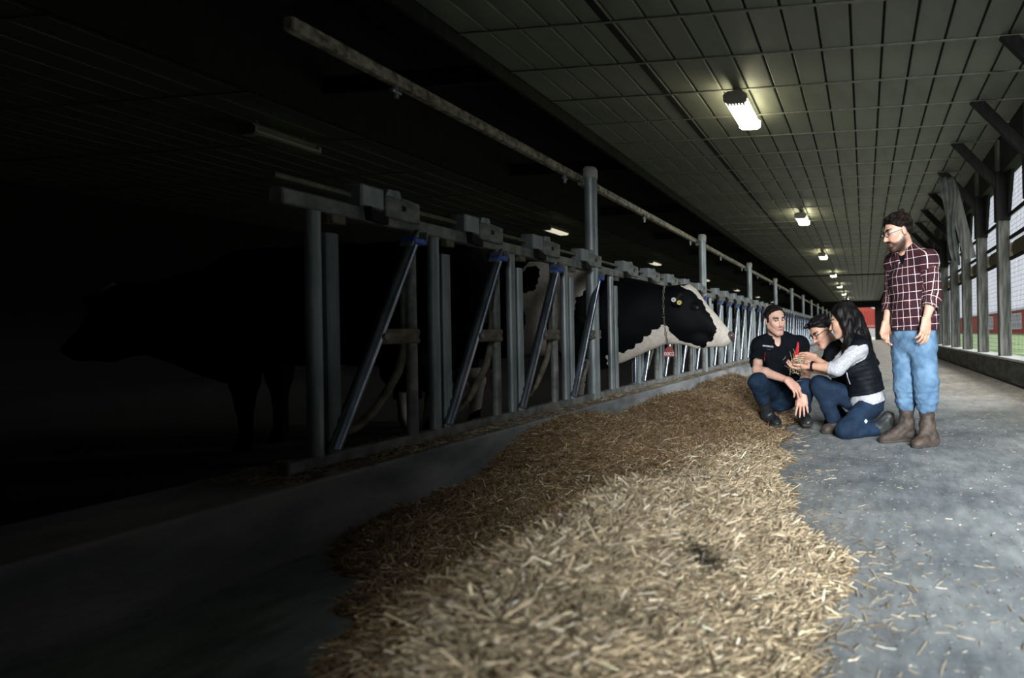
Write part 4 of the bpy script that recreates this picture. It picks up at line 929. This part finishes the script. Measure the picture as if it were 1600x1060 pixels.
an = A(J3['anL']); boot('boot', an, A(at(1396, 648, 4.77)), A(at(1393, 686, 4.75))-A((0, 0, 0)), root, o, M['boot_olive'], shaft_top=A(J3['knL'])+(an-A(J3['knL']))*0.72, r=0.05, up=-A(RGT)+0.02*A(UP))
an = A(J3['anR']); boot('boot', an, A(GRD(1312, 4.92, 0.0)), A(J3['toeR']), root, o, M['boot_brown'], shaft_top=A(J3['knR'])+(an-A(J3['knR']))*0.7, r=0.046)
wL = A(J3['wrL']); ax = unit(A(J3['elL'])-wL); bd = MB()
r1 = unit(np.cross(ax, (0, 0, 1))); r2 = np.cross(ax, r1); wp = []
for k in range(17):
    a = 2*math.pi*k/16; wp.append(wL+ax*0.035+0.036*(r1*math.cos(a)+r2*math.sin(a))-o)
bd.tube(wp, 0.010, 6, cap=False).obj('wristband', M['black_cloth'], root, True)

# ------------------------------------------------------------------ cows
KC = 5.85/F_PX
def ca(px): return (px-CX)*KC
def cz(px, py): return CAM_H-(py-(CY-(px-CX)*sr))*KC
def cp(px, py, y=0.0): return (ca(px), y, cz(px, py))
YV = (0, 1, 0)
B = SD((ca(575), -0.62, -0.02), (ca(1155), 0.62, 1.85), 0.0095)
def cc(p, q, ra, rb, w_=1.0, y=0.0, y2=None, k=0.06): B.cone(cp(p[0], p[1], y), cp(q[0], q[1], y if y2 is None else y2), ra, rb, k, sq=(YV, w_) if w_ != 1 else None)
# trunk: deep chest, barrel belly, rump
cc((905, 488), (840, 486), 0.44, 0.46, 0.60); cc((840, 486), (720, 490), 0.47, 0.48, 0.74); cc((720, 480), (655, 468), 0.40, 0.33, 0.72)
cc((925, 432), (640, 425), 0.12, 0.14, 1.0); cc((648, 436), (620, 462), 0.16, 0.12, 1.6)
# neck and dewlap
cc((905, 478), (962, 500), 0.43, 0.40, 0.44); cc((962, 500), (1004, 492), 0.39, 0.305, 0.46, k=0.08); cc((1004, 492), (1048, 493), 0.305, 0.29, 0.5, k=0.08); cc((940, 560), (985, 540), 0.12, 0.05, 0.5)
# skull, muzzle, jaw
cc((1062, 478), (1082, 500), 0.215, 0.20, 0.62, k=0.05); cc((1076, 472), (1122, 521), 0.135, 0.105, 0.85, k=0.05); cc((1122, 521), (1131, 527), 0.10, 0.092, 0.95, k=0.03)
cc((1066, 462), (1075, 457), 0.10, 0.075, 1.15, k=0.04); cc((1060, 518), (1088, 528), 0.13, 0.10, 0.55, k=0.05); cc((1088, 530), (1126, 533), 0.085, 0.062, 0.8, k=0.04)
cc((1132, 522), (1138, 527), 0.062, 0.055, 1.1, k=0.02)
for s_ in (-1, 1):
    B.ell(cp(1091, 480, 0.112*s_), [(1, 0, 0), YV, (0, 0, 1)], (0.05, 0.022, 0.03), 0.03)
    B.ell(cp(1093, 482, 0.142*s_), [(1, 0, 0), YV, (0, 0, 1)], (0.020, 0.012, 0.013), 0.006, 'sub')
    B.ell(cp(1141, 525, 0.045*s_), [unit((0.6, 0, -0.8)), YV, unit((0.8, 0, 0.6))], (0.026, 0.014, 0.014), 0.01, 'sub')
    B.cone(cp(1103, 541, 0.07*s_), cp(1124, 536, 0.085*s_), 0.006, 0.006, 0.008, 'sub')
    # front leg
    x0 = 898-6*s_; B.cone(cp(x0+4, 520, 0.19*s_), cp(x0, 575, 0.19*s_), 0.16, 0.085, 0.05); B.cone(cp(x0, 575, 0.19*s_), (ca(x0), 0.19*s_, 0.36), 0.08, 0.055, 0.03)
    B.cone((ca(x0), 0.19*s_, 0.36), (ca(x0-1), 0.19*s_, 0.11), 0.055, 0.042, 0.02); B.cone((ca(x0), 0.19*s_, 0.10), (ca(x0+5), 0.19*s_, 0.035), 0.048, 0.058, 0.02)
    # hind leg: stifle forward, hock back
    x1 = 668+7*s_; B.cone(cp(x1-8, 470, 0.2*s_), cp(x1+22, 545, 0.25*s_), 0.22, 0.14, 0.06); B.cone(cp(x1+22, 545, 0.25*s_), (ca(x1-16), 0.22*s_, 0.50), 0.13, 0.06, 0.04)
    B.cone((ca(x1-16), 0.22*s_, 0.50), (ca(x1-8), 0.22*s_, 0.12), 0.056, 0.045, 0.02); B.cone((ca(x1-8), 0.22*s_, 0.10), (ca(x1-2), 0.22*s_, 0.035), 0.05, 0.06, 0.02)
B.ell((ca(705), 0, 0.62), [(1, 0, 0), YV, (0, 0, 1)], (0.26, 0.2, 0.19), 0.05)
for a in (-1, 1):
    for b in (-1, 1): B.cone((ca(705)+0.1*a, 0.09*b, 0.47), (ca(705)+0.1*a, 0.09*b, 0.40), 0.02, 0.016, 0.015)
B.cone(cp(622, 432), cp(606, 455), 0.035, 0.03, 0.04); B.cone(cp(606, 455), (ca(604), 0, 0.75), 0.028, 0.02, 0.02); B.cone((ca(604), 0, 0.75), (ca(604), 0, 0.45), 0.04, 0.03, 0.02)
B.noise(0.006, 9, 1.0); B.cut((0, 0, 0.002), (0, 0, -1))
cow_me, CV = B.net('body')
def pxy(V): px = V[:, 0]/KC+CX; py = CY-(px-CX)*sr-(V[:, 2]-CAM_H)/KC; return px, py
def poly_in(px, py, poly):
    ins = np.zeros(len(px), bool); n = len(poly); j = n-1
    for i in range(n):
        (xi, yi), (xj, yj) = poly[i], poly[j]; c = ((yi > py) != (yj > py)) & (px < (xj-xi)*(py-yi)/((yj-yi) or 1e-9)+xi); ins ^= c; j = i
    return ins
def wob(V, s0, f=9): return np.sin(V[:, 0]*f+s0)*np.cos(V[:, 2]*f*1.1+s0*2)+0.6*np.sin(V[:, 1]*f*1.4+V[:, 0]*f*0.7+s0)+0.5*np.sin(V[:, 2]*f*2.1+V[:, 0]*f*1.7)
px, py = pxy(CV); jx = 1.3*np.sin(CV[:, 0]*70)+1.0*np.sin(CV[:, 2]*95+2); qx, qy = px+jx, py+jx*0.7
white = np.zeros(len(CV), bool)
white |= poly_in(qx, qy, [(1068, 449), (1080, 444), (1096, 458), (1108, 474), (1128, 498), (1160, 515), (1160, 560), (1095, 546), (1107, 538), (1118, 527), (1124, 516), (1112, 494), (1104, 480), (1098, 470), (1085, 456)])
white |= poly_in(qx, qy, [(950, 552), (962, 560), (972, 551), (985, 549), (1002, 538), (1020, 522), (1036, 511), (1046, 508), (1052, 520), (1064, 533), (1080, 537), (1096, 542), (1096, 552), (1046, 552), (1020, 556), (962, 610), (950, 575)])
white |= poly_in(qx, qy, [(946, 395), (938, 440), (917, 470), (908, 520), (906, 600), (890, 600), (826, 566), (822, 500), (830, 440), (836, 395)]) & (qx < 940)
for c in ((847, 440, 13, 22), (838, 498, 9, 16), (880, 560, 20, 14)): white &= ~(((qx-c[0])/c[2])**2+((qy-c[1])/c[3])**2 < 1)
white |= (CV[:, 2] < 0.42) & (px < 950) & (wob(CV, 1.0, 7) > -0.4)
white |= (wob(CV, 0.5, 4) > 0.9) & (px < 800)
def cow(name, label, loc, rot, mask, group='holstein cows at the feed fence'):
    r = empty(name, loc, label, 'cow', group); r.rotation_euler = (0, 0, rot); me = cow_me.copy(); paint(me, np.where(mask[:, None], 1.0, 0.0)*np.ones((1, 3)))
    link_mesh('body', me, M['cow'], r, True)
    for s_ in (-1, 1):
        link_mesh('eye', sphere_me('eye', 0.022), M['boot_black'], r, True, loc=cp(1093, 482, 0.117*s_))
        e0 = A(cp(1067, 466, 0.09*s_)); e1 = A(cp(1066, 474, 0.30*s_)); ed = unit(e1-e0); ev = unit(A((0.45, 0, 1))-ed*ed.dot(A((0.45, 0, 1)))); en = np.cross(ed, ev)
        E = SD((e0+e1)/2-0.2, (e0+e1)/2+0.2, 0.009); E.ell((e0+e1)/2, [ed, ev, en], (0.125, 0.066, 0.03), 0.01); E.ell((e0+e1)/2+en*0.028*s_+ed*0.01, [ed, ev, en], (0.09, 0.042, 0.02), 0.012, 'sub')
        m3, _ = E.net('ear'); link_mesh('ear', m3, M['cow_ear'], r, True)
    nm = SD(A(cp(1141, 525))-0.12, A(cp(1141, 525))+0.12, 0.008)
    nm.ell(cp(1140.5, 525.5), [unit((0.8, 0, 0.6)), YV, unit((-0.6, 0, 0.8))], (0.048, 0.068, 0.062), 0.01)
    for q in (-1, 1): nm.ell(cp(1144, 524, 0.05*q), [unit((0.8, 0, 0.6)), YV, unit((-0.6, 0, 0.8))], (0.03, 0.022, 0.014), 0.006, 'sub')
    m2, _ = nm.net('nose'); link_mesh('nose', m2, M['cow_skin'], r, True)
    return r
base = CAM_H*Vector((0, 0, 0))+FWD*5.85
c1 = cow('cow', 'black and white cow with its head out through the headlocks, chain at its neck', base, -TH*-1.0, white)
# ear tags, chain and neck tag
for (q, mm, yy) in (((1064.5, 471.5), 'tag_white', -0.325), ((1072, 475.5), 'tag_yellow', -0.30)):
    p = A(cp(q[0], q[1], yy)); MB().tube([p+A((0, 0.012, 0)), p-A((0, 0.004, 0))], 0.0225, 14).obj('ear_tag', M[mm], c1)
    MB().tube([p-A((0, 0.003, 0)), p-A((0, 0.010, 0))], 0.009, 8).obj('ear_tag_stud', M['lamp_body'], c1)
chain_top, chain_bot = cp(1042, 448), cp(1047, 541)
ring = MB()
for k in range(44):
    a = 2*math.pi*k/44; zc = (chain_top[2]+chain_bot[2])/2; rz = (chain_top[2]-chain_bot[2])/2+0.02; ry = 0.185
    p = Vector((chain_top[0]+(chain_bot[0]-chain_top[0])*(0.5-0.5*math.cos(a)), ry*math.sin(a), zc+rz*math.cos(a)))
    tdir = Vector((0, ry*math.cos(a), -rz*math.sin(a))).normalized(); nn = Vector((1, 0, 0)) if k % 2 else Vector((1, 0, 0)).cross(tdir)
    pts = [p+tdir*0.021*math.cos(t)+nn*0.010*math.sin(t) for t in [2*math.pi*i/8 for i in range(9)]]
    ring.tube(pts, 0.0035, 5, cap=False)
ring.obj('neck_chain', M['chain'], c1)['kind'] = 'stuff'
tg = MB().prism([(-0.05, -0.03), (-0.058, 0.0), (-0.04, 0.05), (-0.012, 0.075), (0.012, 0.075), (0.04, 0.05), (0.058, 0.0), (0.05, -0.03)], 'y', -0.006, 0.006).obj('neck_tag', M['tag_red'], c1, loc=Vector(cp(1047, 553, -0.05)))
tcv = bpy.data.curves.new('tag_number', 'FONT'); tcv.body = '0002'; tcv.size = 0.052; tcv.align_x = 'CENTER'; tcv.align_y = 'CENTER'; tcv.extrude = 0.001; tcv.materials.append(M['white_thread'])
to = bpy.data.objects.new('tag_number', tcv); COL.objects.link(to); to.parent = tg; to = to_mesh(to); to.location = (0, -0.008, 0.0); to.rotation_euler = (math.pi/2, 0, 0)
wa = (wob(CV, 2.7, 3.2) > 1.75) | ((CV[:, 2] < 0.62) & (wob(CV, 1.3, 6) > 0.1) & (CV[:, 2] > 0.05) & (px < 780)) | (poly_in(px, py, [(1068, 449), (1080, 444), (1128, 498), (1124, 516), (1098, 470)]))
fa = A((-3.05, 4.36)); ra_ = math.pi+0.10
xr = ca(604); cow('cow', 'mostly black cow standing with its rump to the nearest headlocks, white on its legs', Vector((fa[0]+xr*math.cos(ra_)*-1, fa[1]-xr*math.sin(ra_), 0)), ra_, wa)

# ------------------------------------------------------------------ straw and feed
def edge_x(Y): return np.interp(Y, [0.4, 1.41, 1.64, 1.91, 2.3, 2.72, 3.18, 4.48, 5.3, 6.3, 8.0, 10.0, 14, 30], [-0.2, -0.14, -0.05, 0.02, -0.12, -0.27, -0.42, -0.55, -0.60, -0.75, -1.5, -2.0, -2.15, -2.2])
def nz2(x, y, f, s): return np.sin(x*f+s+1.3*np.sin(y*f*0.8+s))*np.cos(y*f*1.1+s*2+1.1*np.sin(x*f*0.9))
def hgt(x, y):
    e = edge_x(y)+0.07*nz2(x*0+1, y, 7, 1)+0.03*nz2(x*0+1, y, 23, 2)
    m = ss(0.0, 0.42, e-x)*ss(-0.12, 0.22, x+1.0*y+0.1*nz2(x, y, 6, 2))
    r1 = np.where(x > -0.85, 0.52, 0.42); h = 0.25*np.exp(-((x+0.85)/r1)**2)*np.where(y > 1.95, np.exp(-((y-1.95)/0.62)**2), 1)
    h = h+0.15*np.exp(-((x+1.0)/0.5)**2)*np.exp(-((y-3.4)/0.7)**2)*0.6
    h = h+(0.07+0.20*np.exp(-((y-3.65)/0.55)**2)+0.19*np.exp(-((y-5.3)/0.75)**2)+0.20*np.exp(-((y-8.2)/1.1)**2)+0.03*nz2(x, y, 5, 1))*np.exp(-((x+1.82+0.12*np.sin(y*2))/0.50)**2)*ss(2.75, 3.5, y)*(1-0.5*ss(8, 12, y))
    h = h+0.035+0.018*nz2(x, y, 9, 1)+0.010*nz2(x, y, 24, 4)
    return np.maximum(h*m, 0)-0.004*(1-m)
def pale(x, y):   # pale share: near bedding pale, far feed brown; near left browned to paint shade
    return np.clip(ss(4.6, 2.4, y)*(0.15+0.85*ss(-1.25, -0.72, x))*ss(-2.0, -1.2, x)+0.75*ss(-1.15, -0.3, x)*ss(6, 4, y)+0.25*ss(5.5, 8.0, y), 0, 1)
gx, gy = np.meshgrid(np.linspace(XC-0.01, 0.12, 110), np.concatenate([np.linspace(0.45, 6, 220), np.linspace(6.06, 30, 160)]), indexing='ij')
gz = hgt(gx, gy); V = np.stack([gx, gy, gz], 2).reshape(-1, 3); ny = gx.shape[1]
i, j = np.meshgrid(np.arange(gx.shape[0]-1), np.arange(ny-1), indexing='ij'); q = (i*ny+j).ravel(); F = np.stack([q, q+ny, q+ny+1, q+1], 1)
F = F[(V[F][:, :, 2].max(1) > 0.001)]
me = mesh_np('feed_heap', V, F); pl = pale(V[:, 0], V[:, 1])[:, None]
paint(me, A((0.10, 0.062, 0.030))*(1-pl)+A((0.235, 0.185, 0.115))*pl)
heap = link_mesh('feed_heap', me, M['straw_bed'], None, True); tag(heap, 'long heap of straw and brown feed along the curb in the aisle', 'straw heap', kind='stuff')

def blades(name, x, y, z, L, W, tilt, c, parent=None, mt='straw'):
    """three sided straws lying at x, y, z"""
    n = len(x); a = RNG.uniform(0, 2*np.pi, n); t = RNG.normal(0, tilt, n); d = np.stack([np.cos(a)*np.cos(t), np.sin(a)*np.cos(t), np.sin(t)], 1)
    s1 = np.stack([-np.sin(a), np.cos(a), np.zeros(n)], 1); u = np.cross(d, s1); roll = RNG.uniform(0, 2*np.pi, n)
    C0 = np.stack([x, y, z], 1); bend = RNG.normal(0, 0.045, n)*L; V = np.zeros((n, 9, 3), np.float32)
    for r, tt in enumerate((-0.5, 0.0, 0.5)):
        ctr = C0+d*(tt*L)[:, None]+u*(bend*(1-4*tt*tt))[:, None]
        for k in range(3):
            an = roll+2*np.pi*k/3; V[:, r*3+k] = ctr+s1*(np.cos(an)*W*0.5)[:, None]+u*(np.sin(an)*W*0.28)[:, None]
    base = (np.arange(n)*9)[:, None]; fs = []
    for r in (0, 1):
        for k in range(3): fs.append(np.array([r*3+k, r*3+(k+1) % 3, r*3+3+(k+1) % 3, r*3+3+k]))
    Fq = (base[:, None, :]+np.stack(fs)[None]).reshape(-1, 4); V[:, :, 2] = np.maximum(V[:, :, 2], 0.001)
    me = mesh_np(name, V.reshape(-1, 3), Fq); paint(me, np.repeat(c, 9, 0)); o = link_mesh(name, me, M[mt], parent); o['kind'] = 'stuff'; return o
def straw_cols(n, p, x=None, y=None):
    base = np.where((RNG.random(n) < p)[:, None], A((0.365, 0.295, 0.195)), A((0.20, 0.135, 0.072)))
    v = np.exp(RNG.normal(0, 0.42, n))[:, None]; lightb = (RNG.random(n) < 0.07*p)[:, None]
    c = np.clip(np.where(lightb, A((0.72, 0.64, 0.50)), base*v), 0.01, 0.8)
    if x is not None: c = c*(1-0.85*ss(0.07, 0.03, np.hypot(x+0.50, (y-1.62)*0.8))*(RNG.random(n) < 0.9))[:, None]     # a dark clod
    return c
def scatter(n, x0, x1, ya, yb, keep):
    x = RNG.uniform(x0, x1, n*3); y = ya*(yb/ya)**RNG.random(n*3); k = keep(x, y); x, y = x[k][:n], y[k][:n]; return x, y
x, y = scatter(52000, XC, 0.05, 0.9, 3.6, lambda x, y: hgt(x, y) > 0.006-0.004*(RNG.random(len(x)) < 0.2))
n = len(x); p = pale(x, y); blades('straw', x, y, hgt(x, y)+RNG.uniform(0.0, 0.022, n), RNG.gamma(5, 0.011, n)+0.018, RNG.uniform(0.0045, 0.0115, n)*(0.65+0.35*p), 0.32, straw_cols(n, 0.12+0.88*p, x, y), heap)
x, y = scatter(60000, XC, -0.4, 3.2, 14, lambda x, y: hgt(x, y) > 0.006)
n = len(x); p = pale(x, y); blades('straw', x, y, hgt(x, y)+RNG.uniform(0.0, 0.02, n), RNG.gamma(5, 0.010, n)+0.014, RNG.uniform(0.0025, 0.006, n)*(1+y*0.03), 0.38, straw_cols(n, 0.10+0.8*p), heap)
# litter on the concrete, thick near the heap edge and along the right wall
def lit(x, y):
    e = edge_x(y); return RNG.random(len(x)) < np.exp(-np.maximum(x-e, 0)/0.13)*(x > e-0.1)+0.03+0.35*ss(1.4, 2.1, x)*ss(4, 8, y)
x, y = scatter(9000, -1.5, XW-0.08, 0.9, 30, lit); n = len(x); xs = x > edge_x(y)-0.1
o = blades('straw_litter', x, y, np.full(n, 0.004), RNG.gamma(4, 0.008, n)+0.008, RNG.uniform(0.002, 0.006, n), 0.03, straw_cols(n, 0.8)); tag(o, 'loose straw bits strewn over the grey concrete aisle', 'straw', kind='stuff')
x = RNG.uniform(XC-0.5, XC-0.01, 12000); y = 2.0*(30/2.0)**RNG.random(12000); k = RNG.random(12000) < 0.35+0.6*ss(-0.28, -0.1, x-XC)*(0.6+0.4*nz2(x, y, 5, 1)); x, y = x[k], y[k]; n = len(x)
o = blades('curb_straw', x, y, ZC+0.002+RNG.uniform(0.002, 0.016, n), RNG.gamma(4, 0.009, n)+0.012, RNG.uniform(0.003, 0.006, n)*(1+y*0.04), 0.2, straw_cols(n, 0.45)); tag(o, 'brown straw lying along the top of the concrete curb', 'straw', kind='stuff')
x = RNG.uniform(-0.6, XW-0.03, 9000); y = 0.9*(22/0.9)**RNG.random(9000); k = x > edge_x(y); x, y = x[k], y[k]; n = len(x)
o = blades('floor_crumbs', x, y, np.full(n, 0.002), RNG.gamma(2, 0.003, n)+0.003, RNG.uniform(0.002, 0.005, n), 0.02, np.where((RNG.random(n) < 0.7)[:, None], A((0.50, 0.46, 0.38)), A((0.08, 0.07, 0.06)))*RNG.uniform(0.6, 1.3, n)[:, None]); tag(o, 'small pale and dark crumbs scattered over the concrete aisle', 'crumbs', kind='stuff')
# handful of straw held by the woman
hc = A(at(1247, 570, 4.70)); n = 130; g = RNG.normal(0, 1, (n, 3))*A((0.035, 0.03, 0.035))
o = blades('straw_handful', hc[0]+g[:, 0], hc[1]+g[:, 1], hc[2]+g[:, 2], RNG.uniform(0.04, 0.10, n), RNG.uniform(0.003, 0.006, n), 0.8, straw_cols(n, 0.9)); tag(o, 'handful of straw held in the kneeling woman hands', 'straw', kind='stuff')
